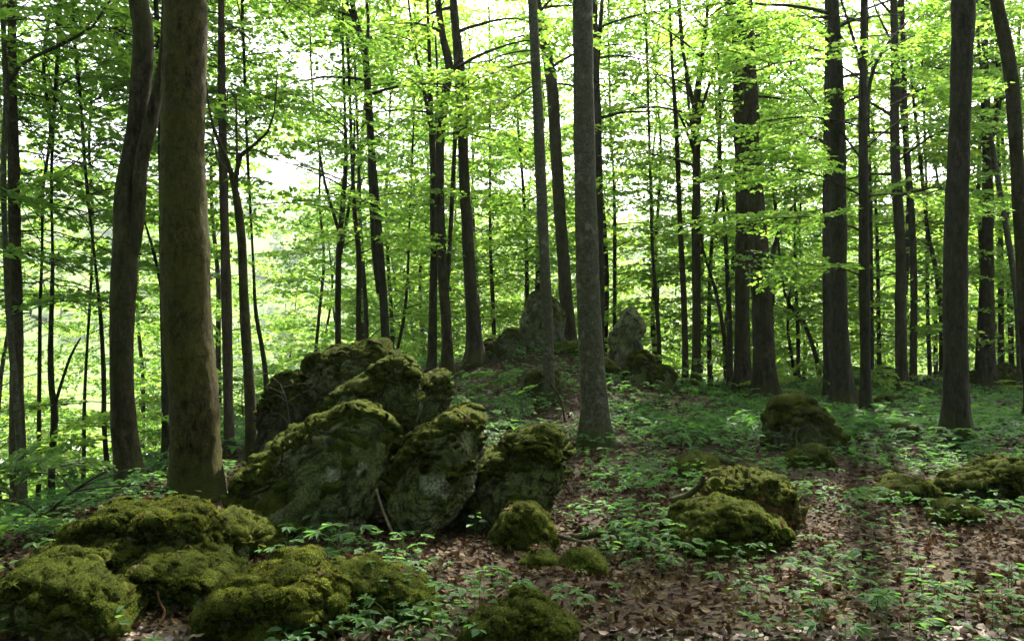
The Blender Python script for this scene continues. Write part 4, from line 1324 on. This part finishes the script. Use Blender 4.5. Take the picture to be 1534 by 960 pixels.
def litter(x, y, size, tilt):
    n = len(x)
    gn = ground_normal(x, y)
    nr = gn + rng.normal(size=(n, 3)) * tilt
    nr /= np.linalg.norm(nr, axis=1)[:, None]
    a = rng.uniform(0, 6.283, n)
    d = np.stack([np.cos(a), np.sin(a), np.zeros(n)], -1)
    d -= nr * (d * nr).sum(1)[:, None]
    d /= np.linalg.norm(d, axis=1)[:, None]
    z = terrain(x, y) + rng.uniform(.004, .03, n)
    ln = size * rng.uniform(.6, 1.25, n)
    return np.stack([x, y, z], -1), d, nr, ln


def curled_leaf(pos, d, nr, ln, curl):
    """dead beech leaf: eight corners, edges rolled up or down"""
    sd_ = np.cross(nr, d)
    L = ln[:, None]
    W = L * .33
    c = curl[:, None]
    rows = [(0, .10, 0), (.33, .95, .25), (.68, .80, .22), (1.0, .06, .0)]
    pts = []
    for t, wd, up in rows:
        lift = nr * L * (c * .55 * (2 * t - 1) ** 2)
        pts.append(pos + d * L * (t - .5) + sd_ * W * wd + nr * W * up * c * 2.2 + lift)
        pts.append(pos + d * L * (t - .5) - nr * W * up * c * .8 + lift)
        pts.append(pos + d * L * (t - .5) - sd_ * W * wd + nr * W * up * c * 1.4 + lift)
    v = np.stack(pts, 1).reshape(-1, 3)
    b = np.arange(len(pos))[:, None] * 12
    fs = []
    for k in range(3):
        o = k * 3
        fs.append(b + np.array([[o, o + 1, o + 4, o + 3]]))
        fs.append(b + np.array([[o + 1, o + 2, o + 5, o + 4]]))
    return v, np.concatenate(fs)


x, y = sample_ground(3.4, 9.5, 420)
pos, d, nr, ln = litter(x, y, .060, .42)
# the leaves that show largest are pieces of their own
inview = (np.abs(x) < y * .63) & (CZ - pos[:, 2] < y * .372)
order = np.argsort(np.where(inview, y, 99))
own, rest = order[:300], order[300:]
LG = Geo()
nearr, farr = rest[y[rest] < 6.6], rest[y[rest] >= 6.6]
LG.add(*curled_leaf(pos[nearr], d[nearr], nr[nearr], ln[nearr], rng.normal(.25, .45, len(nearr))))
LG.add(*leaf_geo(pos[farr], d[farr], nr[farr], ln[farr] * 1.05, True))
# beside the part of the floor in view
xs, ys = sample_ground(2.0, 14, 130, 4.0)
side_ = np.abs(xs) > .65 * ys + .6
LG.add(*leaf_geo(*litter(xs[side_], ys[side_], .085, .4)))
xs, ys = sample_ground(14, 30, 16, 9.0)
side_ = np.abs(xs) > .65 * ys + .6
LG.add(*leaf_geo(*litter(xs[side_], ys[side_], .15, .3)))
# leaves caught on the stones
bx_, by_ = sample_ground(3.6, 8.5, 330)
ph, nh = [], []
for xx, yy in zip(bx_, by_):
    loc, nn_, i_, d_ = BV.ray_cast(Vector((xx, yy, 4)), Vector((0, 0, -1)))
    if loc and loc.z > tz(xx, yy) + .05 and nn_.z > .86 and perlin(np.array([[xx * 2.2, yy * 2.2, 1.5]]))[0] > .15:
        ph.append((xx, yy, loc.z + .055)); nh.append(nn_[:])
if ph:
    ph, nh = np.array(ph), np.array(nh)
    n = len(ph)
    n2 = nh + rng.normal(size=(n, 3)) * .35
    n2 /= np.linalg.norm(n2, axis=1)[:, None]
    a = rng.uniform(0, 6.283, n)
    d2 = np.stack([np.cos(a), np.sin(a), np.zeros(n)], -1)
    d2 -= n2 * (d2 * n2).sum(1)[:, None]
    d2 /= np.linalg.norm(d2, axis=1)[:, None]
    LG.add(*curled_leaf(ph, d2, n2, .06 * rng.uniform(.6, 1.2, n), rng.normal(.2, .4, n)))
x2, y2 = sample_ground(9.5, 20, 105)
p2 = litter(x2, y2, .082, .36)
LG.add(*leaf_geo(*p2, hexa=True))
x2, y2 = sample_ground(20, 33, 22)
p2 = litter(x2, y2, .15, .28)
LG.add(*leaf_geo(*p2))
TG = Geo()
x2, y2 = sample_ground(3.5, 14, 3.2)
for xx, yy in zip(x2, y2):
    a = rng.uniform(0, 6.283)
    l_ = rng.uniform(.06, .32)
    k_ = rng.uniform(-.5, .5)
    q_ = np.array([[xx + math.cos(a + k_ * t) * l_ * t, yy + math.sin(a + k_ * t) * l_ * t, 0] for t in (0, .35, .7, 1)])
    q_[:, 2] = terrain(q_[:, 0], q_[:, 1]) + .022 + rng.uniform(0, .02, 4)
    TG.add(*tube(q_, np.linspace(.0045, .002, 4) * rng.uniform(.6, 1.6), 4, False))
link('twig_litter', TG.mesh('twig_litter', M['dead_wood']), ground, kind='stuff')
link('leaf_litter', LG.mesh('leaf_litter', M['dead_leaf']), ground, kind='stuff')
variants = []
M_DL = []
for i, cc in enumerate([(.03, .015, .009), (.06, .032, .017), (.10, .058, .034), (.19, .13, .085)]):
    M_DL.append(plain('dead_leaf_single', tuple(q * .75 for q in cc), cc, 40, .55, .4))
for i in range(12):
    v, f = curled_leaf(np.zeros((1, 3)), np.array([[1.0, 0, 0]]), np.array([[0, 0, 1.0]]), np.array([1.0]), np.array([rng.normal(.25, .45)]))
    variants.append(mesh_np('dead_leaf', v, f, M_DL[i % 4]))
from mathutils import Matrix
for k in own:
    o = link('dead_leaf', variants[rng.integers(12)], ground)
    sdv = np.cross(nr[k], d[k])
    mt = Matrix(((d[k][0], sdv[0], nr[k][0]), (d[k][1], sdv[1], nr[k][1]), (d[k][2], sdv[2], nr[k][2]))).to_4x4()
    o.matrix_local = Matrix.Translation(Vector(pos[k])) @ mt @ Matrix.Scale(float(ln[k]), 4)

# ------------------------------------------------------------------ herbs
def tpl_woodruff(r, whorls=2, n=7, h=.12, ll=.036):
    p, d, nr, ln = [], [], [], []
    for wv in range(whorls):
        z = h * (1 - wv * .42)
        for k in range(n):
            a = 6.283 * k / n + wv * .4 + r.normal() * .1
            dd = np.array([math.cos(a), math.sin(a), .15 + r.normal() * .12])
            dd /= np.linalg.norm(dd)
            p.append((0, 0, z)); d.append(dd)
            nn = np.array([0, 0, 1.0]) - dd * dd[2]
            nr.append(nn / np.linalg.norm(nn)); ln.append(ll * r.uniform(.85, 1.15) * (1 - .15 * wv))
    return np.array(p, float), np.array(d), np.array(nr), np.array(ln), .17, h


def tpl_seedling(r, n=6, h=.14, ll=.055, wr=.3, cup=0.0):
    p, d, nr, ln = [], [], [], []
    for k in range(n):
        z = h * (.55 + .45 * (k + 1) / n)
        a = k * 2.4 + r.normal() * .3
        dd = np.array([math.cos(a), math.sin(a), r.normal() * .2 + cup])
        dd /= np.linalg.norm(dd)
        pp = np.array([math.cos(a) * .018, math.sin(a) * .018, z])
        nn = np.array([0, 0, 1.0]) + r.normal(size=3) * .25
        nn -= dd * (nn @ dd)
        p.append(pp); d.append(dd); nr.append(nn / np.linalg.norm(nn)); ln.append(ll * r.uniform(.7, 1.2))
    return np.array(p), np.array(d), np.array(nr), np.array(ln), wr, h


def tpl_palmate(r, leaves=3, leaflets=5, h=.18, ll=.10, wr=.17, spread=2.4):
    p, d, nr, ln = [], [], [], []
    for q in range(leaves):
        az = 6.283 * q / leaves + r.normal() * .3
        rad = h * r.uniform(.35, .7)
        c = np.array([math.cos(az) * rad, math.sin(az) * rad, h * r.uniform(.75, 1.05)])
        for k in range(leaflets):
            a = az + (k / (leaflets - 1) - .5) * spread
            dd = np.array([math.cos(a), math.sin(a), -.12 + r.normal() * .1])
            dd /= np.linalg.norm(dd)
            nn = np.array([0, 0, 1.0]) + r.normal(size=3) * .12
            nn -= dd * (nn @ dd)
            p.append(c); d.append(dd); nr.append(nn / np.linalg.norm(nn))
            ln.append(ll * r.uniform(.85, 1.1) * (1 - .35 * abs(k / (leaflets - 1) - .5)))
    return np.array(p), np.array(d), np.array(nr), np.array(ln), wr, h


HT = []
r = np.random.default_rng(21)
for i in range(4):
    HT.append(('woodruff_plant', tpl_woodruff(r, 2, 7, r.uniform(.09, .15))))
for i in range(3):
    HT.append(('seedling', tpl_seedling(r, 5 + i, r.uniform(.09, .17), .058)))
for i in range(3):
    HT.append(('leafy_herb', tpl_palmate(r, 3, 3, r.uniform(.10, .16), .062, .30, 2.6)))
for i in range(2):
    HT.append(('leafy_herb', tpl_palmate(r, 2, 5, r.uniform(.12, .18), .075, .20, 2.8)))


def herb_mesh(t, name, hexa=True):
    p, d, nr, ln, wr, h = t
    g = Geo()
    v, f = leaf_geo(p, d, nr, ln, hexa, wr)
    g.add(v, f)
    nl_ = len(f)
    sv = tube(np.array([[0, 0, -.02], [.003, 0, h * .5], [0, 0, h]]), [.0022, .0018, .0012], 3, False)
    g.add(*sv)
    rads = np.linalg.norm(p[:, :2], axis=1)
    if rads.max() > .03:
        for c in np.unique(p.round(4), axis=0):
            g.add(*tube(np.array([[0, 0, h * .3], c * .6 + np.array([0, 0, h * .2]), c]), .0013, 3, False))
    return g.mesh(name, M['herb'])


HM = [(nm, herb_mesh(t, nm), t) for nm, t in HT]
hx, hy = [], []
for (a, b, dens) in ((3.5, 9, 75), (9, 17, 75), (17, 32, 34)):
    x, y = sample_ground(a, b, dens)
    keep = rng.random(len(x)) < herb_density(x, y)
    hx.append(x[keep]); hy.append(y[keep])
xs, ys = sample_ground(2.5, 16, 30, 4.0)
keep = (np.abs(xs) > .65 * ys + .6) & (rng.random(len(xs)) < herb_density(xs, ys))
hx.append(xs[keep]); hy.append(ys[keep])
hx, hy = np.concatenate(hx), np.concatenate(hy)
hz = terrain(hx, hy)
# not inside stones
ok = np.ones(len(hx), bool)
for i in range(len(hx)):
    if hy[i] < 24:
        hitp = BV.ray_cast(Vector((hx[i], hy[i], 4)), Vector((0, 0, -1)))
        if hitp[0] and hitp[0].z > hz[i] + .02:
            ok[i] = False
hx, hy, hz = hx[ok], hy[ok], hz[ok]
vis = (np.abs(hx) < hy * .635) & (CZ - hz - .05 < hy * .372)
order = np.argsort(np.where(vis, hy, 99))
own, rest = order[:250], order[250:]
ZONE = [(-9, -.9, 'beside the mossy boulders'), (-.9, .9, 'in leaf litter before the rock heap'), (.9, 99, 'on the open clearing floor')]
DESC = {'woodruff_plant': 'small woodruff with whorls of narrow leaves', 'seedling': 'young tree seedling with a few oval leaves', 'leafy_herb': 'low herb with divided green leaves'}
for k in own:
    j = rng.integers(len(HM))
    nm, me, t = HM[j]
    zn = [q for q in ZONE if q[0] <= hx[k] < q[1]][0]
    sc_ = float(np.clip(rng.lognormal(0, .3), .5, 1.45))
    if nm == 'woodruff_plant' or hy[k] > 5.6:
        o = link(nm, me, None, (hx[k], hy[k], hz[k]))
    else:
        o = link(nm, None, None, (hx[k], hy[k], hz[k]))
        key = 'parts%d' % j
        if key not in globals():
            p, d, nr_, ln_, wr, h = t
            st = Geo()
            st.add(*tube(np.array([[0, 0, -.02], [.003, 0, h * .5], [0, 0, h]]), [.0025, .002, .0013], 4, False))
            for c in np.unique(p.round(4), axis=0):
                if np.linalg.norm(c[:2]) > .02:
                    st.add(*tube(np.array([[0, 0, h * .3], c * .6 + np.array([0, 0, h * .2]), c]), .0014, 3, False))
            globals()[key] = (st.mesh('stem', M['stem'], True), [mesh_np('leaf', *leaf_geo(p[q:q + 1], d[q:q + 1], nr_[q:q + 1], ln_[q:q + 1], True, wr), M['herb']) for q in range(len(p))])
        sm, lms = globals()[key]
        link('stem', sm, o)
        for lm in lms:
            link('leaf', lm, o)
    o['label'] = DESC[nm] + ' ' + zn[2]
    o['category'] = 'plant'
    o['group'] = DESC[nm].split(' with')[0] + 's ' + zn[2]
    o.rotation_euler = (0, 0, float(rng.uniform(0, 6.28)))
    o.scale = (sc_,) * 3
GG = Geo()
which = rng.integers(0, len(HM), len(rest))
patch = fbm(np.stack([hx[rest] * .5, hy[rest] * .5, np.full(len(rest), 9.0)], -1), 2)
which = np.where((patch > .05) & (rng.random(len(rest)) < .75), rng.integers(0, 4, len(rest)), which)
for j, (nm, me, t) in enumerate(HM):
    for far in (0, 1):
        sel = rest[(which == j) & (((hy[rest] > 11) | (np.abs(hx[rest]) > .66 * hy[rest] + .7)) == bool(far))]
        m = len(sel)
        if not m:
            continue
        p, d, nr_, ln_, wr, h = t
        if far and len(p) > 8:
            p, d, nr_, ln_ = p[:7], d[:7], nr_[:7], ln_[:7] * 1.35
        a = rng.uniform(0, 6.283, m)
        s_ = np.clip(rng.lognormal(0, .32, m), .5, 1.6) * (1.3 if far else 1)
        ca, sa = np.cos(a), np.sin(a)
        Rz = np.zeros((m, 3, 3))
        Rz[:, 0, 0] = ca; Rz[:, 0, 1] = -sa; Rz[:, 1, 0] = sa; Rz[:, 1, 1] = ca; Rz[:, 2, 2] = 1
        tl = rng.normal(size=(m, 2)) * .18
        Rz[:, 2, 0] = tl[:, 0]; Rz[:, 2, 1] = tl[:, 1]
        o = np.stack([hx[sel], hy[sel], hz[sel]], -1)
        PP = (np.einsum('mij,nj->mni', Rz, p) * s_[:, None, None] + o[:, None]).reshape(-1, 3)
        DD = np.einsum('mij,nj->mni', Rz, d).reshape(-1, 3)
        NN_ = np.einsum('mij,nj->mni', Rz, nr_).reshape(-1, 3)
        LL = (ln_[None] * s_[:, None]).reshape(-1)
        GG.add(*leaf_geo(PP, DD, NN_, LL, not far, wr * (1.25 if far else 1)))
link('ground_cover', GG.mesh('ground_cover', M['herb']), None, kind='stuff')


def own_plant(name, label, px, py, Y, t, mat='herb', z=None, rot=0.0, scale=1.0, cat='plant', group=None):
    p = P(px, py, Y)
    zz = tz(p[0], Y) if z is None else p[2]
    h_ = BV.ray_cast(Vector((p[0], Y, 4)), Vector((0, 0, -1)))
    if z is None and h_[0] and h_[0].z > zz:
        zz = h_[0].z
    o = link(name, None, None, (p[0], Y, zz), label=label, category=cat, group=group)
    pp, d, nr_, ln_, wr, h = t
    st = Geo()
    st.add(*tube(np.array([[0, 0, -.05], [.004, 0, h * .5], [0, 0, h]]), [.004, .003, .002], 5, False))
    for c in np.unique(pp.round(4), axis=0):
        if np.linalg.norm(c[:2]) > .02:
            st.add(*tube(np.array([[0, 0, h * .3], c * .6 + np.array([0, 0, h * .2]), c]), .002, 4, False))
    link('stem', st.mesh('stem', M['stem'], True), o)
    for q in range(len(pp)):
        link('leaf', mesh_np('leaf', *leaf_geo(pp[q:q + 1], d[q:q + 1], nr_[q:q + 1], ln_[q:q + 1], True, wr), M[mat]), o)
    o.rotation_euler = (0, 0, rot)
    o.scale = (scale,) * 3
    return o


r = np.random.default_rng(50)
own_plant('leafy_herb', 'tall dark green plant with long finger leaves rising before the dark crevice', 508, 835, 5.7, tpl_palmate(r, 4, 6, .26, .13, .17, 3.2))
own_plant('leafy_herb', 'lower spreading plant with long pale finger leaves beside the tall dark green one', 480, 845, 5.5, tpl_palmate(r, 4, 5, .14, .12, .17, 3.0), rot=1)
own_plant('leafy_herb', 'spreading finger leaved plant in dead leaves between golden moss hummock and crevice', 590, 855, 5.4, tpl_palmate(r, 3, 5, .10, .10, .18, 3.0), rot=2)
own_plant('seedling', 'maple seedling with broad pale leaves on the low golden hummock', 560, 930, 4.3, tpl_palmate(r, 4, 5, .13, .085, .28, 3.4), rot=.6)
own_plant('seedling', 'sprout with three glossy oval leaves on the plump golden moss boulder flank', 428, 940, 4.2, tpl_seedling(r, 5, .10, .085, .30, .1), rot=.3)
own_plant('seedling', 'small bright green sprout with crinkled leaves before the dark mossy boulder', 172, 965, 4.25, tpl_seedling(r, 4, .13, .07, .36, .2), rot=.9)
for i, (px, py, Yp) in enumerate([(1112, 835, 5.55), (1135, 830, 5.6), (1168, 838, 5.55), (1048, 835, 5.6)]):
    own_plant('woodruff_plant', 'star leaved woodruff sprouting against the front of the olive moss mound', px, py, Yp, tpl_woodruff(r, 2, 8, .13, .04), rot=i, group='woodruff at the front of the olive moss mound')
for i, (px, py, Yp) in enumerate([(540, 905, 4.5), (575, 890, 4.55), (600, 905, 4.5), (520, 880, 4.6), (610, 880, 4.7), (555, 870, 4.75), (640, 890, 4.6)]):
    own_plant('woodruff_plant', 'star leaved woodruff growing on the low golden moss hummock', px, py, Yp, tpl_woodruff(r, 2, 8, .09, .034), rot=i, group='woodruff on the low golden moss hummock')
own_plant('leafy_herb', 'single broad dark leaved plant standing out in the clearing litter', 1210, 870, 5.3, tpl_palmate(r, 4, 3, .17, .10, .30, 2.6), rot=.4)

# ------------------------------------------------------------------ saplings and low boughs
tree('beech sapling whose arched leafy boughs spread over the lowest corner by the dark mossy boulder', [(-35, 890, 7), (10, 835, 6), (60, 780, 5), (110, 735, 4), (160, 705, 3)], 7.4, .2, 'bark_dark', sides=8, flare=.2, name='beech_sapling', leaf='leaf_cool', wander=0, hexa=True, td=2, bough=.6,
     sprays=[(20, 820, 190, 780, -.5, 7), (60, 780, 250, 735, .3, 9), (100, 745, 320, 742, .8, 9), (60, 780, -30, 715, -.2, 7), (110, 735, 60, 700, .8, 7), (10, 830, 120, 840, -.8, 5), (120, 730, 240, 700, .8, 5), (0, 840, 40, 860, -.6, 4), (40, 800, -20, 790, -.9, 4)])
tree('small low beech sapling with flat pale foliage in front of the dark stump', [(848, 640, 4), (840, 600, 3), (825, 575, 3), (810, 560, 2)], 14.8, .2, 'bark', sides=6, flare=0, name='beech_sapling', leaf='leaf_cool', wander=0, hexa=True, td=2, k=.9, bough=.5,
     sprays=[(812, 562, 700, 590, .6, 3), (820, 570, 740, 560, -.3, 3), (830, 580, 868, 560, .3, 2), (815, 565, 790, 600, -.6, 2), (822, 575, 850, 550, .5, 2)])
shrub_me = []
for v in range(3):
    r = np.random.default_rng(400 + v)
    cr = Crown(r, .6, False, 1)
    for i in range(9):
        cr.limb(np.array([0, 0, .15 + .12 * i]), i * 2.4, R(r.uniform(5, 35)), r.uniform(.3, .8), .008, 2, r.uniform(.4, .7))
    g = Geo()
    g.add(*tube(np.array([[0, 0, -.1], [.05, 0, .7], [0, .05, 1.5]]), [.015, .011, .004], 5))
    hold = bpy.data.objects.new('tmp', None)
    ob = cr.done(hold, M['leaf'], M['bark'])
    shrub_me.append((g.mesh('trunk', M['bark'], True), ob[0].data, ob[1].data))
    for o in ob:
        bpy.data.objects.remove(o)
    bpy.data.objects.remove(hold)
r = np.random.default_rng(64)
SH = [('shrubby young beech among many on the valley slope behind the stems', 'young beeches on the valley slope', 8, (170, 420), (10, 34)),
      ('knee high young beech among others along the rim of the clearing', 'knee high beeches along the rim', 16, (1000, 1540), (19, 30))]
for lb, gp, nn, (pa, pb), (ya, yb) in SH:
    for i in range(nn):
        Ys = r.uniform(ya, yb)
        px = r.uniform(pa, pb)
        x = (px - CX) / F * Ys
        s_ = r.uniform(.8, 1.7) if pb < 900 else r.uniform(.35, .7)
        root = link('beech_sapling', None, None, (x, Ys, tz(x, Ys)), label=lb, category='sapling', group=gp)
        root.rotation_euler = (0, 0, r.uniform(0, 6.28))
        root.scale = (s_,) * 3
        for nm, m_, kd in zip(('trunk', 'branches', 'foliage'), shrub_me[i % 3], (None, 'stuff', 'stuff')):
            link(nm, m_, root, kind=kd)

# ------------------------------------------------------------------ sticks and logs
def stick(name, label, pts, r0, r1, mat='dead_wood', cat='stick', sides=9, twigs=()):
    c = np.array([P(*p) for p in pts])
    org = c[0].copy()
    n = max(6, len(pts) * 4)
    line = resample(c, n) - org
    g = Geo()
    g.add(*tube(line, np.linspace(r0, r1, n), sides, True, lambda v, nr: .18 * r0 * fbm(v / r0 * .5, 2)))
    for tw in twigs:
        q = np.array([P(*p) for p in tw]) - org
        g.add(*tube(resample(q, 8), np.linspace(r1 * .9, r1 * .35, 8), 5, True))
    return link(name, g.mesh(name, M[mat], True), None, org, label=label, category=cat)


stick('stick', 'thin pale stick leaning into the dark crevice of the rock heap', [(564, 733, 6.45), (575, 768, 6.3), (594, 812, 6.15)], .010, .013)
stick('fallen_log', 'short dark fallen branch with a split end lying in the dead leaves', [(858, 806, 6.35), (885, 800, 6.4), (918, 796, 6.5)], .034, .028, 'bark_dark', 'log')
stick('stick', 'thinner stick lying crosswise before the short dark fallen branch', [(824, 798, 6.35), (850, 806, 6.2), (880, 814, 6.05)], .020, .013)
stick('fallen_log', 'dark fallen branch in woodruff beyond the olive moss mound', [(1033, 680, 10.4), (1065, 684, 10.2), (1100, 695, 9.9)], .05, .03, 'bark_dark', 'log')
stick('dead_root', 'dark weathered root sticking out beside the rotten stump', [(1005, 752, 7.0), (1030, 742, 7.0), (1050, 725, 7.0), (1054, 712, 7.0)], .045, .018, 'bark_dark', 'root')
stick('twig', 'little red-brown twig before the wide mossy boulder', [(240, 935, 4.45), (246, 915, 4.5), (238, 900, 4.5), (236, 888, 4.5)], .010, .005, 'rotten', 'twig')
stick('dead_branch', 'dry pale brushwood draped over the dark upright slab', [(447, 682, 8.05), (436, 645, 8.05), (429, 600, 8.05), (420, 575, 8.1)], .008, .005, 'dead_wood', 'branch', 5,
      [[(429, 602, 8.05), (460, 585, 8.05), (490, 570, 8.0)], [(431, 602, 8.05), (445, 593, 8.0), (448, 586, 8.0)], [(427, 590, 8.05), (400, 580, 8.05), (378, 590, 8.1)], [(424, 580, 8.1), (445, 575, 8.05), (470, 573, 8.0), (500, 562, 8.0)], [(420, 575, 8.1), (400, 560, 8.1), (370, 556, 8.1)], [(430, 603, 8.05), (415, 592, 8.0), (395, 600, 8.0)], [(436, 640, 8.05), (420, 620, 8.0), (408, 618, 8.0)]])
stick('twig', 'bent grey twig lying on the litter near the big clearing plants', [(1290, 800, 6.3), (1320, 806, 6.2), (1350, 800, 6.25)], .008, .004)

# spruce boughs: drooping bare branches with hanging needles
def spruce_boughs(info, z0, z1, n, L, needle, seed):
    r = np.random.default_rng(seed)
    c, org = info['c'], info['org']
    w = Geo()
    P_, D_, N_, L_ = [], [], [], []
    for i in range(n):
        z = org[2] + z0 + (z1 - z0) * (i + r.random()) / n
        p0 = np.array([np.interp(z, c[:, 2], c[:, k]) for k in range(3)]) - org
        az = i * 2.39996 + r.normal() * .3
        l_ = L * r.uniform(.5, 1.1)
        t = np.linspace(0, 1, 8)[:, None]
        d0 = np.array([math.cos(az), math.sin(az), .12])
        pts = p0 + d0 * l_ * t + np.array([0, 0, -.35 * l_]) * t ** 2 + r.normal(size=(8, 3)) * .02
        w.add(*tube(pts, np.linspace(.014, .004, 8), 4, False))
        sd_ = np.array([-math.sin(az), math.cos(az), 0])
        for q in np.arange(.25, 1, .09):
            o = np.array([np.interp(q, t[:, 0], pts[:, k]) for k in range(3)])
            for sg in (-1, 1):
                if r.random() < .25:
                    continue
                ln_ = l_ * .32 * (1.1 - q) + .12
                dd = d0 * .5 + sd_ * sg * .9 + np.array([0, 0, -.45])
                e = o + dd * ln_
                w.add(*tube(np.stack([o, (o + e) / 2 + [0, 0, .02], e]), [.004, .003, .002], 3, False))
                if needle and r.random() < needle:
                    m = int(ln_ / .006)
                    u = r.random(m)[:, None]
                    P_.append(o + (e - o) * u)
                    dn = (e - o) / np.linalg.norm(e - o) * .7 + r.normal(size=(m, 3)) * .5
                    D_.append(dn / np.linalg.norm(dn, axis=1)[:, None])
                    L_.append(np.full(m, .035))
    link('branches', w.mesh('branches', M['bark_conifer']), info['root'], kind='stuff')
    if P_:
        D = np.concatenate(D_)
        nn = np.cross(D, r.normal(size=D.shape))
        nn /= np.linalg.norm(nn, axis=1)[:, None]
        v, f = leaf_geo(np.concatenate(P_), D, nn, np.concatenate(L_), False, .10)
        link('foliage', mesh_np('foliage', v, f, M['needle']), info['root'], kind='stuff')


for info in TREES:
    if info['root'].name.startswith('spruce'):
        if info['c'][0, 0] < -6:
            spruce_boughs(info, 3.2, 10, 44, 1.8, .75, 3)
        else:
            spruce_boughs(info, 4.5, 12, 40, 1.6, .6, 4)

# ------------------------------------------------------------------ valley buildings
def house(name, label, px, py, Y, wd, dp, hw, hr, wall, roof, rot):
    p = P(px, py, Y)
    zb = tz(p[0], Y)
    root = link(name, None, None, (p[0], Y, zb), label=label, category='shed' if 'shed' in name else 'house')
    root.rotation_euler = (0, 0, rot)
    a, b = wd / 2, dp / 2
    v = [(-a, -b, -1), (a, -b, -1), (a, b, -1), (-a, b, -1), (-a, -b, hw), (a, -b, hw), (a, b, hw), (-a, b, hw), (0, -b, hw + hr), (0, b, hw + hr)]
    link('wall', mesh_np('wall', v, [np.array([[0, 1, 5, 4], [1, 2, 6, 5], [2, 3, 7, 6], [3, 0, 4, 7]]), np.array([[4, 5, 8], [6, 7, 9]])], M[wall]), root)
    e, th_ = .35, .16
    for sg in (-1, 1):
        x1, z1 = sg * (a + e), hw - e * hr / a
        q = [(0, -b - e, hw + hr + .03), (x1, -b - e, z1 + .03), (x1, b + e, z1 + .03), (0, b + e, hw + hr + .03)]
        q += [(xx, yy, zz + th_) for xx, yy, zz in q]
        link('roof', mesh_np('roof', q, [np.array([[0, 1, 2, 3], [7, 6, 5, 4], [0, 4, 5, 1], [1, 5, 6, 2], [2, 6, 7, 3], [3, 7, 4, 0]])], M[roof]), root)
    o = []
    for (xa, xb, za, zc) in ((-a * .7, -a * .15, 0, hw * .75), (a * .2, a * .65, hw * .35, hw * .75)):
        o = [(xa, -b - .03, za), (xb, -b - .03, za), (xb, -b - .03, zc), (xa, -b - .03, zc), (xa, -b + .1, za), (xb, -b + .1, za), (xb, -b + .1, zc), (xa, -b + .1, zc)]
        link('door' if za == 0 else 'window', mesh_np('opening', o, [np.array([[0, 1, 2, 3], [0, 4, 5, 1], [1, 5, 6, 2], [2, 6, 7, 3], [3, 7, 4, 0]])], M['dark_open']), root)
    return root


yv = 100
house('wooden_shed', 'small plank shed with a gable roof down in the valley between thin stems', 102, 668, yv, 3.6, 4.5, 1.6, 1.0, 'plank', 'roof_pale', .5)
house('village_house', 'white house with orange roof in the valley seen beside the spruce trunk', 334, 690, 96, 3.0, 5, 2.0, 1.2, 'plaster', 'roof_tile', -.4)
house('wooden_shed', 'low pale roofed shed in the valley below the wavy stem', 156, 700, 88, 4, 4, 1.3, .8, 'plank', 'roof_pale', .9)


def drape(name, pts, mat, lift):
    """strip of ground material that follows the terrain"""
    v, f = [], []
    pts = np.array(pts, float)
    n = 30
    c = resample(np.concatenate([pts[:, :2], np.zeros((len(pts), 1)), pts[:, 2:]], 1), n)
    tn = np.gradient(c[:, :2], axis=0)
    tn /= np.linalg.norm(tn, axis=1)[:, None]
    sd_ = np.stack([-tn[:, 1], tn[:, 0]], -1)
    rows = []
    for k in np.linspace(-1, 1, 7):
        xy = c[:, :2] + sd_ * c[:, 3:] * k
        rows.append(np.stack([xy[:, 0], xy[:, 1], terrain(xy[:, 0], xy[:, 1]) + lift], -1))
    v = np.stack(rows, 1).reshape(-1, 3)
    i = np.arange(n - 1)[:, None] * 7 + np.arange(6)[None]
    q = np.stack([i, i + 1, i + 8, i + 7], -1).reshape(-1, 4)
    return link(name, mesh_np(name, v, q, M[mat], True), None, kind='structure')


drape('gravel_road', [(-110, 96, 2.5), (-80, 100, 2.5), (-55, 108, 2.5), (-30, 108, 3), (-5, 112, 3), (30, 118, 3)], 'gravel', .06)

# ------------------------------------------------------------------ the air of the valley
hm, nt = material('haze')
n = N(nt)
pv = n('VolumePrincipled')
pv.inputs['Color'].default_value = (.80, .88, 1.0, 1)
pv.inputs['Density'].default_value = HAZE
pv.inputs['Anisotropy'].default_value = .3
ho = n('OutputMaterial')
n.l(pv.outputs[0], ho.inputs['Volume'])
X0, X1, Y0, Y1, Z0, Z1 = -1700, 1700, -120, 2200, -18, 130
hv = [(X0, Y0, Z0), (X1, Y0, Z0), (X1, Y1, Z0), (X0, Y1, Z0), (X0, Y0, Z1), (X1, Y0, Z1), (X1, Y1, Z1), (X0, Y1, Z1)]
if HAZE:
    link('haze', mesh_np('haze', hv, [np.array([[3, 2, 1, 0], [4, 5, 6, 7], [0, 1, 5, 4], [1, 2, 6, 5], [2, 3, 7, 6], [3, 0, 4, 7]])], hm), None, kind='stuff')
